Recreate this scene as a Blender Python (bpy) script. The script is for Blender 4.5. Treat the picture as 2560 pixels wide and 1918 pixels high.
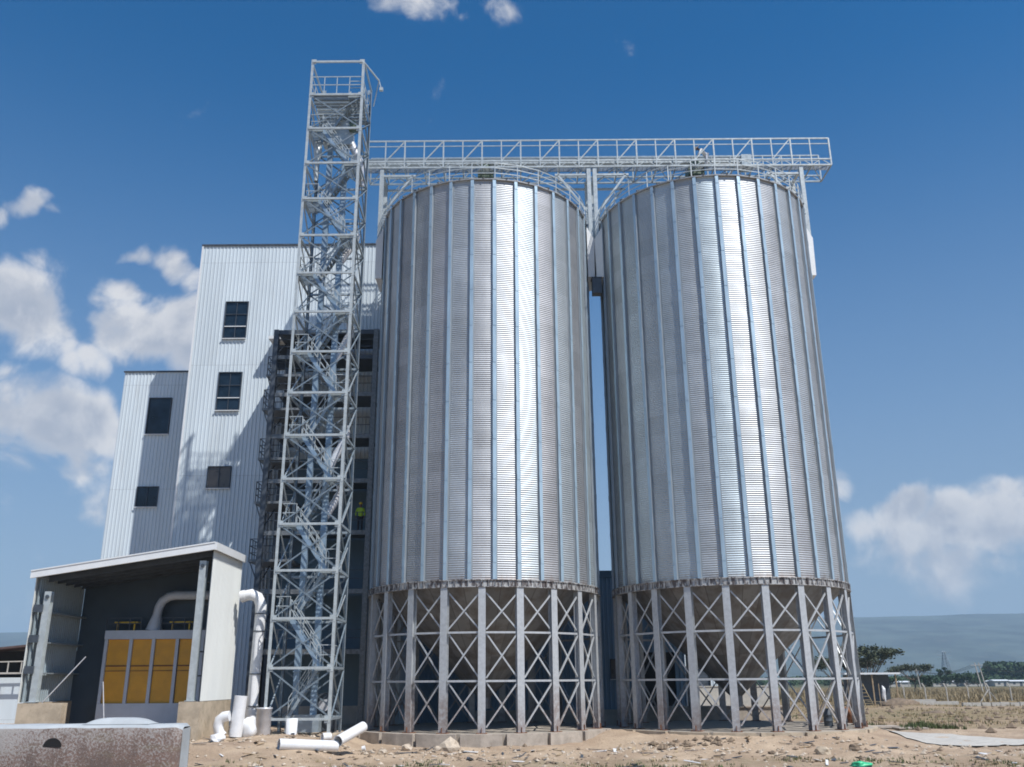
import bpy, math, random
import numpy as np
from mathutils import Vector, Matrix, noise as mnoise
random.seed(11); np.random.seed(11)
R = math.radians
sc = bpy.context.scene
COL = sc.collection
for o in list(bpy.data.objects): bpy.data.objects.remove(o)

# ------------------------------------------------------------------ camera
cam_d = bpy.data.cameras.new("camera"); cam = bpy.data.objects.new("camera", cam_d); COL.objects.link(cam)
cam_d.sensor_fit = 'HORIZONTAL'; cam_d.sensor_width = 36; cam_d.lens = 36 * 2265.36 / 2560
cam_d.clip_start = .1; cam_d.clip_end = 30000
cam.matrix_world = Matrix.Translation((0, 0, 2.5)) @ Matrix.Rotation(R(90 + 18.166), 4, 'X') @ Matrix.Rotation(R(-.4156), 4, 'Z')
sc.camera = cam
# ------------------------------------------------------------------ sun, sky, exposure
SUN_AZ, SUN_EL = 45.0, 56.0        # to the right of straight behind the camera
sv = Vector((math.sin(R(SUN_AZ)) * math.cos(R(SUN_EL)), -math.cos(R(SUN_AZ)) * math.cos(R(SUN_EL)), math.sin(R(SUN_EL))))
sd = bpy.data.lights.new("sun", 'SUN'); sun = bpy.data.objects.new("sun", sd); COL.objects.link(sun)
sd.energy = 4.6; sd.angle = R(.53); sd.color = (1, .97, .93)
sun.rotation_euler = (-sv).to_track_quat('-Z', 'Y').to_euler(); sun.location = sv * 80
SKY_STRENGTH = .085
sc.view_settings.view_transform = 'Standard'; sc.view_settings.look = 'None'
sc.view_settings.gamma = 1; sc.view_settings.exposure = 0.26
sc.cycles.filter_width = 1.8

class NT:
    """tiny helper around a node tree"""
    def __init__(s, t): s.t = t; s.n = t.nodes; s.l = t.links
    def node(s, typ, ins=None, **kw):
        n = s.n.new(typ)
        for k, v in kw.items(): setattr(n, k, v)
        for k, v in (ins or {}).items():
            if isinstance(v, bpy.types.NodeSocket): s.l.new(v, n.inputs[k])
            else: n.inputs[k].default_value = v
        return n
    def m(s, op, a, b=None, c=None, clamp=False):
        ins = {0: a}
        if b is not None: ins[1] = b
        if c is not None: ins[2] = c
        return s.node('ShaderNodeMath', ins, operation=op, use_clamp=clamp).outputs[0]
    def vm(s, op, a, b=None, scale=None):
        ins = {0: a}
        if b is not None: ins[1] = b
        n = s.node('ShaderNodeVectorMath', ins, operation=op)
        if scale is not None: n.inputs['Scale'].default_value = scale
        return n.outputs['Value'] if op in ('DISTANCE', 'DOT_PRODUCT', 'LENGTH') else n.outputs[0]
    def mix(s, f, a, b, mode='MIX'):
        n = s.node('ShaderNodeMix', None, data_type='RGBA', blend_type=mode)
        for i, v in ((0, f), (6, a), (7, b)):
            if isinstance(v, bpy.types.NodeSocket): s.l.new(v, n.inputs[i])
            else: n.inputs[i].default_value = v if i == 0 else (tuple(v) + (1,))[:4]
        return n.outputs[2]
    def rng(s, v, a, b, c=0., d=1., smooth=True):
        return s.node('ShaderNodeMapRange', {0: v, 1: a, 2: b, 3: c, 4: d}, interpolation_type='SMOOTHSTEP' if smooth else 'LINEAR').outputs[0]
    def noise(s, vec, scale, detail=4, rough=.55, dist=0.):
        return s.node('ShaderNodeTexNoise', {'Vector': vec, 'Scale': scale, 'Detail': detail, 'Roughness': rough, 'Distortion': dist}).outputs[0]

def pix_dir(x, y):
    """world direction of a point of the photograph (2560 px wide), used to aim cloud masses"""
    v = cam.matrix_world.to_3x3() @ Vector(((x - 1280) / 2265.36, -(y - 959) / 2265.36, -1)); return v.normalized()

world = bpy.data.worlds.new("World"); sc.world = world; world.use_nodes = True
w = NT(world.node_tree); w.n.clear()
sky = w.node('ShaderNodeTexSky', None, sky_type='NISHITA', sun_disc=False, sun_elevation=R(SUN_EL), altitude=1700, air_density=1.0, dust_density=.7, ozone_density=2.6)
sky.sun_rotation = math.atan2(sv.x, sv.y)
dirv = w.node('ShaderNodeTexCoord').outputs['Generated']
dv = w.vm('NORMALIZE', dirv)
SQ = Vector((1, 1, 1.35))
sdv = w.vm('MULTIPLY', dv, tuple(SQ))
n1 = w.noise(dv, 10, 8, .56, .3)
wob = w.node('ShaderNodeTexNoise', {'Vector': dv, 'Scale': 11., 'Detail': 4.}).outputs[1]
sdw = w.vm('ADD', sdv, w.vm('SCALE', w.vm('SUBTRACT', wob, (.5, .5, .5)), scale=.065))
blobs = [(40, 800, 118, 1.15), (0, 725, 92, 1.05), (110, 820, 78, 1.), (155, 870, 52, .72), (380, 830, 108, 1.15), (460, 800, 105, 1.15), (300, 850, 82, 1.05), (335, 735, 50, .88),
 (490, 890, 95, 1.05), (240, 900, 62, .8), (185, 915, 52, .62), (110, 1070, 122, 1.1), (0, 1060, 98, 1.05), (235, 1070, 104, 1.05), (60, 1140, 95, .9), (200, 1150, 95, .85), (0, 955, 45, .7),
 (80, 1250, 150, .64), (260, 1260, 130, .6), (60, 1400, 160, .52), (230, 1400, 130, .5), (411, 655, 50, 1.), (352, 638, 34, .72), (452, 685, 36, .75), (60, 520, 42, .95), (10, 532, 36, .85), (112, 542, 28, .75), (120, 650, 50, .48),
 (1070, -25, 95, .80), (960, -20, 75, .70), (870, -5, 60, .48), (1300, 12, 66, .70), (1340, 45, 45, .55), (1215, 100, 45, .42),
 (2240, 1262, 62, 1.15), (2190, 1290, 80, .9), (2350, 1297, 70, 1.05), (2270, 1330, 105, .8), (2430, 1320, 55, .66), (2330, 1400, 150, .60), (2105, 1195, 62, .85), (2075, 1270, 80, .7),
 (2535, 1215, 45, .75), (2540, 1290, 100, .85), (2480, 1395, 42, .62), (2620, 1330, 120, .6)]
# cloud fields outside the photograph keep the sky alive in the reflections and from other positions
for az, el, rr, ss in ((70, 14, .25, .9), (100, 22, .2, .8), (-75, 18, .3, .95), (-110, 12, .3, .9), (124, 13, .2, .9), (-128, 15, .2, .85), (118, 40, .14, .75), (-60, 45, .13, .75)):
    blobs.append((Vector((math.sin(R(az)) * math.cos(R(el)), math.cos(R(az)) * math.cos(R(el)), math.sin(R(el)))), rr, ss))
acc = None
for b in blobs:
    if len(b) == 4: d = pix_dir(b[0], b[1]); rr = b[2] / 2265.36 * 1.13; ss = b[3]
    else: d, rr, ss = b
    c = Vector((d.x * SQ.x, d.y * SQ.y, d.z * SQ.z))
    q = w.rng(w.vm('DISTANCE', sdw, tuple(c)), 0., rr * 1.8, ss, 0.)
    acc = q if acc is None else w.m('MAXIMUM', acc, q)
dens = w.m('ADD', acc, w.m('MULTIPLY', w.m('SUBTRACT', n1, .5), 2.3))
mask = w.rng(dens, .36, .86, 0., .95)
n2 = w.noise(w.vm('ADD', dv, tuple(Vector((.35, -.2, .75)) * .03)), 10, 8, .56, .3)
shade = w.rng(w.m('SUBTRACT', n1, n2), -.09, .10, 0., 1.)
edge = w.rng(dens, .5, 1.25, 1., .0)
lit = w.m('ADD', w.m('MULTIPLY', shade, .6), w.m('MULTIPLY', edge, .45), None, True)
ccol = w.mix(lit, (3.9, 4.35, 5.3), (8.6, 8.5, 8.5))
hs = w.node('ShaderNodeHueSaturation', {'Hue': .497, 'Saturation': 1.5, 'Value': 1.30, 'Color': sky.outputs[0]}).outputs[0]
el_ = w.node('ShaderNodeSeparateXYZ', {0: dv}).outputs[2]
hs = w.mix(w.rng(el_, -.02, .63, .84, 0.), hs, (3.15, 3.95, 5.0))
skyc = w.mix(mask, hs, ccol)
bg = w.node('ShaderNodeBackground', {'Color': skyc, 'Strength': SKY_STRENGTH})
w.node('ShaderNodeOutputWorld', {'Surface': bg.outputs[0]})

# ------------------------------------------------------------------ materials
MATS = {}
def new_mat(name):
    m = bpy.data.materials.new(name); m.use_nodes = True; t = NT(m.node_tree)
    return m, t, m.node_tree.nodes['Principled BSDF']
def setp(b, **kw):
    for k, v in kw.items():
        k = {'rough': 'Roughness', 'metal': 'Metallic', 'col': 'Base Color', 'spec': 'Specular IOR Level'}[k]
        b.inputs[k].default_value = (tuple(v) + (1,))[:4] if k == 'Base Color' else v
def paint(name, col, rough=.5, metal=0., var=.12, scale=3., dirt=None, dirt_amt=.35, bump=0., bscale=30, spec=.5, streak=False):
    m, t, b = new_mat(name); setp(b, rough=rough, metal=metal, spec=spec)
    co = t.node('ShaderNodeTexCoord').outputs['Object']
    pos = t.node('ShaderNodeNewGeometry').outputs['Position']
    if streak: pos = t.vm('MULTIPLY', pos, (1, 1, .12))
    n = t.noise(pos, scale, 6, .6)
    f = t.rng(n, .3, .7, 1 - var, 1 + var)
    c = t.vm('SCALE', tuple(col)); t.l.new(f, c.node.inputs['Scale'])
    if dirt:
        n2 = t.noise(pos, scale * 2.3, 7, .7)
        c = t.mix(t.rng(n2, .52, .72, 0., dirt_amt), c, dirt)
    t.l.new(c, b.inputs['Base Color'])
    t.l.new(t.rng(n, .3, .7, rough * .85, min(1, rough * 1.15)), b.inputs['Roughness'])
    if bump:
        bn = t.node('ShaderNodeBump', {'Height': t.noise(pos, bscale, 5, .6), 'Strength': bump, 'Distance': .03})
        t.l.new(bn.outputs[0], b.inputs['Normal'])
    MATS[name] = m; return m
M = MATS
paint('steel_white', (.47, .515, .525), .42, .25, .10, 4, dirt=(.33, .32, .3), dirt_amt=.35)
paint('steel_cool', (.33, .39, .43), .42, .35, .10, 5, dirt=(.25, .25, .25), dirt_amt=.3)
paint('galv_leg', (.44, .45, .455), .5, .35, .16, 5, dirt=(.22, .21, .2), dirt_amt=.45)
paint('galv_stiff', (.43, .57, .67), .45, .4, .10, 3, dirt=(.3, .31, .32), dirt_amt=.3, streak=True)
paint('galv_flange', (.36, .40, .43), .5, .5, .06, 4, dirt=(.4, .4, .4), dirt_amt=.2, streak=True)
paint('galv_dark', (.20, .21, .215), .5, .5, .25, 6)
paint('frame_dark', (.07, .085, .105), .5, .2, .2, 3)
paint('wall_white', (.62, .695, .74), .5, 0, .05, .8, dirt=(.50, .52, .52), dirt_amt=.35, streak=True)
_t = NT(MATS['wall_white'].node_tree); _b = _t.n['Principled BSDF']; _c = _b.inputs['Base Color'].links[0].from_socket
_g = _t.node('ShaderNodeSeparateXYZ', {0: _t.node('ShaderNodeNewGeometry').outputs['Position']})
_w = _t.node('ShaderNodeTexWhiteNoise', {'Vector': _t.node('ShaderNodeCombineXYZ', {0: _t.m('FLOOR', _t.m('DIVIDE', _g.outputs[0], 1.04)), 1: _t.m('FLOOR', _t.m('DIVIDE', _g.outputs[2], 7.9))}).outputs[0]}).outputs[0]
_v = _t.m('MULTIPLY', _t.rng(_w, 0, 1, .955, 1.03, False), _t.rng(_t.m('ABSOLUTE', _t.m('SUBTRACT', _t.m('FRACT', _t.m('DIVIDE', _g.outputs[2], 7.9)), .5)), .494, .499, 1., .84))
_s = _t.vm('SCALE', _c); _t.l.new(_v, _s.node.inputs['Scale']); _t.l.new(_s, _b.inputs['Base Color'])
paint('wall_shed', (.66, .68, .66), .5, 0, .035, 1.5, dirt=(.6, .59, .55), dirt_amt=.2, streak=True)
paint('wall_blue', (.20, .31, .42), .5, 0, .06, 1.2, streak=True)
paint('shed_dark', (.06, .085, .11), .6, 0, .1, 1.2)  # gloom under the shed roof put into the colour
paint('shed_inner_shade', (.30, .36, .39), .5, 0, .06, 1.2)  # light wall, darkened in colour for the shade inside the shed
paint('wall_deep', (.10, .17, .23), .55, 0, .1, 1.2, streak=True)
paint('chalk_paint', (.42, .45, .465), .6, 0, .08, 2, dirt=(.35, .33, .3))
paint('trim_white', (.74, .76, .77), .4, 0, .03, 2)
paint('pvc_white', (.74, .75, .76), .35, 0, .05, 3, dirt=(.55, .52, .46), dirt_amt=.3)
paint('duct', (.62, .63, .66), .4, .3, .1, 4, dirt=(.4, .38, .36), dirt_amt=.4)
paint('brace_grey', (.20, .25, .29), .45, .3, .12, 5)
paint('elevator_blue', (.27, .37, .47), .42, .3, .08, 2, dirt=(.3, .34, .38), dirt_amt=.3)
paint('door_amber', (.72, .36, .035), .5, 0, .08, 1.5)
paint('door_frame', (.52, .58, .66), .45, 0, .05, 2)
paint('concrete', (.42, .37, .315), .9, 0, .16, 2.2, dirt=(.24, .2, .165), dirt_amt=.5, bump=.5, spec=.2)
paint('concrete_warm', (.46, .385, .29), .9, 0, .18, 1.6, dirt=(.25, .2, .14), dirt_amt=.6, bump=.4, spec=.2)
paint('concrete_pale', (.46, .44, .40), .9, 0, .1, 2, bump=.2, spec=.2)
paint('slab_dark', (.36, .32, .27), .9, 0, .15, 1.2, dirt=(.2, .17, .14), spec=.2)
paint('glass_dark', (.012, .024, .040), .05, 0, .5, .7, spec=.5)
paint('glass_tan', (.10, .085, .075), .3, 0, .25, 1.2, spec=.6)
paint('black', (.012, .012, .013), .6, 0, .1, 3)
paint('rust', (.20, .085, .04), .85, 0, .3, 9, dirt=(.08, .04, .03), dirt_amt=.6)
paint('roof_rust', (.10, .065, .06), .8, 0, .2, 2)
paint('rock', (.46, .39, .31), .95, 0, .2, 3, bump=.6, spec=.2)
paint('rock_dark', (.21, .16, .115), .95, 0, .25, 3, bump=.6, spec=.2)
paint('wood', (.36, .27, .17), .8, 0, .2, 6)
paint('bark', (.12, .09, .065), .9, 0, .25, 2)
paint('leaf_acacia', (.060, .072, .036), .8, 0, .35, .8)
paint('leaf_green', (.035, .07, .026), .8, 0, .4, .15)
paint('weed', (.07, .095, .03), .8, 0, .35, 1.5)
paint('straw', (.33, .26, .15), .85, 0, .3, 2)
paint('skin', (.16, .09, .06), .6, 0, .05, 3)
paint('cloth_white', (.80, .79, .77), .8, 0, .06, 9)
paint('cloth_dark', (.03, .032, .042), .8, 0, .15, 9)
paint('hat_straw', (.72, .60, .50), .8, 0, .1, 9)
paint('vest', (.42, .62, .04), .7, 0, .1, 5)
paint('plastic_green', (.05, .50, .24), .4, 0, .15, 5)
paint('motor_green', (.10, .14, .10), .5, .1, .2, 6)
paint('yellow', (.70, .46, .03), .5, 0, .15, 5)
paint('hill', (.060, .078, .062), .95, 0, .5, .006, dirt=(.14, .13, .09), dirt_amt=.6, spec=.1)
paint('wire', (.10, .10, .10), .6, .3, .1, 3)

# silo sheet: galvanised, every sheet a little different
m, t, b = new_mat('silo_sheet'); M['silo_sheet'] = m; setp(b, metal=.72, rough=.5)
co = t.node('ShaderNodeTexCoord').outputs['Object']
sx = t.node('ShaderNodeSeparateXYZ', {0: co})
ang = t.m('MULTIPLY', t.m('ARCTAN2', sx.outputs[0], t.m('MULTIPLY', sx.outputs[1], -1.)), 180 / math.pi / 11.25)
oi = t.node('ShaderNodeObjectInfo').outputs['Location']
pid = t.m('FLOOR', t.m('ADD', ang, .5))
row = t.m('FLOOR', t.m('DIVIDE', sx.outputs[2], 1.125))
off = t.m('MULTIPLY', t.node('ShaderNodeSeparateXYZ', {0: oi}).outputs[0], 3.7)
wn = t.node('ShaderNodeTexWhiteNoise', {'Vector': t.node('ShaderNodeCombineXYZ', {0: pid, 1: row, 2: off}).outputs[0]})
wn2 = t.node('ShaderNodeTexWhiteNoise', {'Vector': t.node('ShaderNodeCombineXYZ', {0: pid, 1: 3.3, 2: off}).outputs[0]})
big = t.noise(t.vm('MULTIPLY', t.node('ShaderNodeNewGeometry').outputs['Position'], (1, 1, .25)), .55, 5, .6)
fine = t.noise(co, 9, 5, .7)
val = t.m('ADD', t.m('ADD', t.rng(wn.outputs[0], 0, 1, -.07, .07, False), t.rng(wn2.outputs[0], 0, 1, -.14, .14, False)), t.rng(big, .3, .7, -.10, .10))
val = t.m('ADD', t.m('ADD', val, t.rng(fine, .3, .7, -.05, .05)), 1.)
tint = t.mix(wn2.outputs[0], (.475, .47, .485), (.42, .48, .51))
c = t.vm('SCALE', tint); t.l.new(val, c.node.inputs['Scale'])
rustz = t.rng(t.m('ADD', sx.outputs[2], t.m('MULTIPLY', t.noise(t.vm('MULTIPLY', co, (1, 1, .2)), 3.2, 6, .7), -1.3)), 6.75, 7.3, 0.5, 0.)
c = t.mix(rustz, c, (.25, .16, .10))
t.l.new(c, b.inputs['Base Color'])
t.l.new(t.m('ADD', t.rng(wn2.outputs[1], 0, 1, .48, .60, False), t.rng(fine, .3, .7, -.03, .03)), b.inputs['Roughness'])

# rust-streaked galvanised for leg feet / ring beam
def galv_rusty(name, z0, z1, amt, base=(.46, .47, .475)):
    m, t, b = new_mat(name); M[name] = m; setp(b, metal=.3, rough=.5)
    pos = t.node('ShaderNodeNewGeometry').outputs['Position']; z = t.node('ShaderNodeSeparateXYZ', {0: pos}).outputs[2]
    n = t.noise(pos, 5, 6, .65)
    c = t.mix(t.rng(n, .35, .7, 0, .5), base, tuple(x * .65 for x in base))
    big = t.noise(t.vm('MULTIPLY', pos, (1, 1, .35)), .55, 3, .5)
    k = t.m('MULTIPLY', t.rng(t.m('ADD', z, t.m('MULTIPLY', big, -2.5 * (z1 - z0))), z0, z1, amt, 0.), t.rng(n, .35, .6, .4, 1.))
    c = t.mix(k, c, (.23, .13, .085)); t.l.new(c, b.inputs['Base Color'])
galv_rusty('leg_steel', -2.2, -.2, .55, (.54, .565, .585))
m, t, b = new_mat('ring_steel'); M['ring_steel'] = m; setp(b, metal=.3, rough=.5)
pos = t.node('ShaderNodeNewGeometry').outputs['Position']
n = t.noise(t.vm('MULTIPLY', pos, (1, 1, .3)), 5.5, 5, .7)
c = t.mix(t.rng(n, .44, .56), (.50, .50, .49), (.13, .11, .105)); t.l.new(c, b.inputs['Base Color'])
# hopper cone: dull sheets with vertical seams and stains
m, t, b = new_mat('cone_sheet'); M['cone_sheet'] = m; setp(b, metal=.55, rough=.55)
co = t.node('ShaderNodeTexCoord').outputs['Object']; s_ = t.node('ShaderNodeSeparateXYZ', {0: co})
an = t.m('MULTIPLY', t.m('ARCTAN2', s_.outputs[0], s_.outputs[1]), 180 / math.pi / 9.)
wn = t.node('ShaderNodeTexWhiteNoise', {'Vector': t.node('ShaderNodeCombineXYZ', {0: t.m('FLOOR', an), 1: t.m('FLOOR', t.m('DIVIDE', s_.outputs[2], 1.9))}).outputs[0]})
n = t.noise(co, 1.3, 6, .65)
c = t.mix(wn.outputs[0], (.19, .195, .20), (.33, .335, .335)); c = t.mix(t.rng(n, .42, .66, 0, .7), c, (.15, .125, .11))
seam = t.rng(t.m('ABSOLUTE', t.m('SUBTRACT', t.m('FRACT', an), .5)), .46, .49, 0, .6)
c = t.mix(seam, c, (.08, .07, .07)); t.l.new(c, b.inputs['Base Color'])

# rusted, chalky face of the near block
m, t, b = new_mat('block_face'); M['block_face'] = m; setp(b, rough=.9, spec=.2)
pos = t.node('ShaderNodeNewGeometry').outputs['Position']; z = t.node('ShaderNodeSeparateXYZ', {0: pos})
n = t.noise(t.vm('MULTIPLY', pos, (1, 1, .55)), 1.25, 8, .74); n2 = t.noise(pos, 26, 5, .8); n3 = t.noise(t.vm('MULTIPLY', pos, (.5, 1, 3)), 2.2, 6, .7)
c = t.mix(t.rng(n, .40, .60), (.165, .125, .11), (.225, .145, .115))
c = t.mix(t.rng(n3, .50, .66, 0, .6), c, (.21, .175, .125))
hi = t.m('ADD', t.rng(z.outputs[2], 1.0, 1.85, -.10, .06), t.rng(z.outputs[0], -9., -6., .05, -.05))
c = t.mix(t.rng(t.m('ADD', t.m('ADD', n, hi), t.m('MULTIPLY', t.m('SUBTRACT', n2, .5), 1.5)), .40, .66, 0, .85), c, (.39, .375, .365))
c = t.mix(t.rng(n2, .30, .42, .6, 0), c, (.07, .05, .05))
t.l.new(c, b.inputs['Base Color'])
bn = t.node('ShaderNodeBump', {'Height': n2, 'Strength': .6, 'Distance': .02}); t.l.new(bn.outputs[0], b.inputs['Normal'])

# ground
m, t, b = new_mat('ground_earth'); M['ground_earth'] = m; setp(b, rough=.95, spec=.15)
pos = t.node('ShaderNodeNewGeometry').outputs['Position']; s_ = t.node('ShaderNodeSeparateXYZ', {0: pos}); Y = s_.outputs[1]; X = s_.outputs[0]
n = t.noise(pos, .35, 8, .62); n2 = t.noise(pos, 6, 6, .7); n3 = t.noise(t.vm('MULTIPLY', pos, (.25, 1, 1)), .16, 7, .6); n4 = t.noise(pos, 30, 4, .7)
c = t.mix(t.rng(n, .36, .66), (.39, .29, .205), (.55, .43, .31))
c = t.mix(t.rng(t.noise(t.vm('MULTIPLY', pos, (.35, 1, 1)), .8, 6, .65), .52, .66, 0, .5), c, (.30, .215, .165))
c = t.mix(t.rng(n2, .50, .70, 0, .55), c, (.26, .19, .135))
c = t.mix(t.rng(n4, .58, .70, 0, .5), c, (.58, .50, .40))
near = t.rng(Y, 37, 43, 1, 0)
c = t.mix(t.m('MULTIPLY', near, t.rng(t.noise(pos, .5, 6, .65), .50, .62, 0, .7)), c, (.10, .12, .05))
c = t.mix(t.m('MULTIPLY', near, t.rng(n4, .42, .5, 0, .6)), c, (.20, .15, .10))
mid = t.m('MULTIPLY', t.rng(Y, 58, 70), t.rng(X, 12, 20))
fieldc = t.mix(t.rng(n3, .40, .60), (.30, .235, .14), (.39, .29, .20)); fieldc = t.mix(t.rng(t.noise(t.vm('MULTIPLY', pos, (.3, 1, 1)), .5, 6, .6), .54, .64, 0, .6), fieldc, (.17, .15, .07))
fieldc = t.mix(t.rng(n2, .50, .62, 0, .6), fieldc, (.14, .105, .07))
c = t.mix(mid, c, fieldc)
far = t.rng(Y, 105, 140)
farc = t.mix(t.rng(n3, .42, .6), (.24, .175, .095), (.155, .125, .065)); farc = t.mix(t.rng(Y, 230, 420), farc, (.10, .105, .06))
c = t.mix(far, c, farc)
t.l.new(c, b.inputs['Base Color'])
bn = t.node('ShaderNodeBump', {'Height': t.m('ADD', n2, t.m('MULTIPLY', n4, .4)), 'Strength': .8, 'Distance': .12}); t.l.new(bn.outputs[0], b.inputs['Normal'])

# ------------------------------------------------------------------ mesh helpers
class MB:
    def __init__(s): s.v = []; s.f = []; s.sm = []
    def add(s, vs, fs, smooth=False):
        k = len(s.v); s.v += [tuple(v) for v in vs]
        s.f += [tuple(i + k for i in f) for f in fs]; s.sm += [smooth] * len(fs); return s
    def box(s, x0, x1, y0, y1, z0, z1):
        return s.add([(x0, y0, z0), (x1, y0, z0), (x1, y1, z0), (x0, y1, z0), (x0, y0, z1), (x1, y0, z1), (x1, y1, z1), (x0, y1, z1)],
              [(0, 3, 2, 1), (4, 5, 6, 7), (0, 1, 5, 4), (1, 2, 6, 5), (2, 3, 7, 6), (3, 0, 4, 7)])
    def bar(s, a, b, w_, h_=None, up=(0, 0, 1)):
        h_ = h_ or w_; a = Vector(a); b = Vector(b); d = (b - a).normalized(); u = Vector(up)
        if abs(d.dot(u)) > .98: u = Vector((0, 1, 0))
        sd_ = d.cross(u).normalized(); u = sd_.cross(d).normalized()
        vs = [p + sd_ * i * w_ / 2 + u * j * h_ / 2 for p in (a, b) for i, j in ((-1, -1), (1, -1), (1, 1), (-1, 1))]
        return s.add(vs, [(0, 1, 2, 3), (7, 6, 5, 4), (0, 4, 5, 1), (1, 5, 6, 2), (2, 6, 7, 3), (3, 7, 4, 0)])
    def angle(s, a, b, w_, t_=.014, n1=(0, -1, 0), n2=(0, 0, 1)):
        """L section between two points"""
        a = Vector(a); b = Vector(b); d = (b - a).normalized(); n1 = Vector(n1); n1 = (n1 - d * n1.dot(d)).normalized(); n2 = d.cross(n1)
        pr = [(0, 0), (w_, 0), (w_, t_), (t_, t_), (t_, w_), (0, w_)]
        vs = [p + n2 * i + (-n1) * j for p in (a, b) for i, j in pr]
        return s.add(vs, [tuple(range(6))[::-1], tuple(range(6, 12))] + [(i, (i + 1) % 6, 6 + (i + 1) % 6, 6 + i) for i in range(6)])
    def tube(s, pts, r, seg=12, cap=True, rs=None):
        pts = [Vector(p) for p in pts]; n = len(pts); k = len(s.v); rings = []
        prev = None
        for i, p in enumerate(pts):
            d = (pts[min(i + 1, n - 1)] - pts[max(i - 1, 0)]).normalized()
            if prev is None: u = Vector((0, 0, 1)) if abs(d.z) < .9 else Vector((1, 0, 0)); u = d.cross(u).normalized()
            else: u = (prev - d * prev.dot(d)).normalized()
            prev = u; w2 = d.cross(u); rr = rs[i] if rs else r
            rings.append([p + (u * math.cos(2 * math.pi * j / seg) + w2 * math.sin(2 * math.pi * j / seg)) * rr for j in range(seg)])
        vs = [q for rg in rings for q in rg]
        fs = [(i * seg + j, i * seg + (j + 1) % seg, (i + 1) * seg + (j + 1) % seg, (i + 1) * seg + j) for i in range(n - 1) for j in range(seg)]
        s.add(vs, fs, True)
        if cap: s.add(rings[0], [tuple(range(seg))[::-1]]); s.add(rings[-1], [tuple(range(seg))])
        return s
    def lathe(s, prof, seg=24, smooth=True, c=(0, 0), a0=0., a1=2 * math.pi):
        full = abs(a1 - a0 - 2 * math.pi) < 1e-6; m_ = seg if full else seg + 1
        vs = [(c[0] + r * math.cos(a0 + (a1 - a0) * j / seg), c[1] + r * math.sin(a0 + (a1 - a0) * j / seg), z) for r, z in prof for j in range(m_)]
        fs = [(i * m_ + j, i * m_ + (j + 1) % m_, (i + 1) * m_ + (j + 1) % m_, (i + 1) * m_ + j) for i in range(len(prof) - 1) for j in range(seg)]
        return s.add(vs, fs, smooth)
    def mesh(s, name, mat):
        me = bpy.data.meshes.new(name); me.from_pydata(s.v, [], s.f)
        me.polygons.foreach_set('use_smooth', s.sm); me.materials.append(M[mat]); me.update(); return me
    def build(s, name, mat, parent=None, loc=(0, 0, 0), rz=0., **props):
        return link(name, s.mesh(name, mat), parent, loc, rz, **props)
def link(name, me, parent=None, loc=(0, 0, 0), rz=0., **props):
    o = bpy.data.objects.new(name, me); COL.objects.link(o); o.location = loc; o.rotation_euler = (0, 0, rz)
    if parent: o.parent = parent
    for k, v in props.items(): o[k] = v
    return o
def thing(name, label, cat, loc=(0, 0, 0), rz=0., group=None):
    o = bpy.data.objects.new(name, None); COL.objects.link(o); o.location = loc; o.rotation_euler = (0, 0, rz)
    o.empty_display_size = .3; o['label'] = label; o['category'] = cat
    if group: o['group'] = group
    return o
def solo(mb, name, mat, label, cat, loc=(0, 0, 0), rz=0., group=None):
    o = mb.build(name, mat, None, loc, rz, label=label, category=cat)
    if group: o['group'] = group
    return o
def copy_tree(o, parent=None):
    c = o.copy(); COL.objects.link(c); c.parent = parent
    for ch in list(o.children): copy_tree(ch, c)
    return c
def clad(x0, x1, z0, z1, pitch=.25, depth=.035, holes=(), rib=.32):
    """ribbed sheet in the XZ plane facing -Y at y=0, with rectangular holes"""
    mb = MB(); n = max(1, round((x1 - x0) / pitch)); p = (x1 - x0) / n
    prof = []
    for i in range(n):
        a = x0 + i * p; prof += [(a, 0), (a + p * (1 - rib), 0), (a + p * (1 - rib * .75), -depth), (a + p * (1 - rib * .25), -depth)]
    prof.append((x1, 0))
    for (xa, ya), (xb, yb) in zip(prof, prof[1:]):
        xm = (xa + xb) / 2; cuts = sorted([(h[2], h[3]) for h in holes if h[0] < xm < h[1]]); z = z0; spans = []
        for a, b_ in cuts: spans.append((z, a)); z = b_
        spans.append((z, z1))
        for a, b_ in spans:
            if b_ > a + .01: mb.add([(xa, ya, a), (xb, yb, a), (xb, yb, b_), (xa, ya, b_)], [(0, 1, 2, 3)])
    return mb
def clad_obj(name, mat, parent, loc, rz, *a, **k):
    return clad(*a, **k).build(name, mat, parent, loc, rz)
def window(parent, x0, x1, z0, z1, y, cols, rows, pane='glass_dark', fm='frame_dark', name='window'):
    f = MB(); b_ = .05
    f.box(x0 - b_, x0, y - .09, y + .06, z0 - b_, z1 + b_).box(x1, x1 + b_, y - .09, y + .06, z0 - b_, z1 + b_)
    f.box(x0, x1, y - .09, y + .06, z1, z1 + b_).box(x0, x1, y - .09, y + .06, z0 - b_, z0)
    for i in range(1, cols): xx = x0 + (x1 - x0) * i / cols; f.box(xx - .02, xx + .02, y - .05, y + .0, z0, z1)
    for zz in rows: f.box(x0, x1, y - .056, y - .002, z0 + (z1 - z0) * zz - .02, z0 + (z1 - z0) * zz + .02)
    o = f.build(name, fm, parent)
    MB().box(x0, x1, y + .01, y + .035, z0, z1).build('pane', pane, o)
    if rows: MB().box(x0, x1, y - .075, y - .058, z0 + (z1 - z0) * rows[0] - .03, z0 + (z1 - z0) * rows[0] + .03).build('transom', 'trim_white', o)
    MB().box(x0 - .1, x1 + .1, y - .17, y - .093, z0 - .1, z0 - .052).build('sill', 'trim_white', o)
    return o
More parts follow.
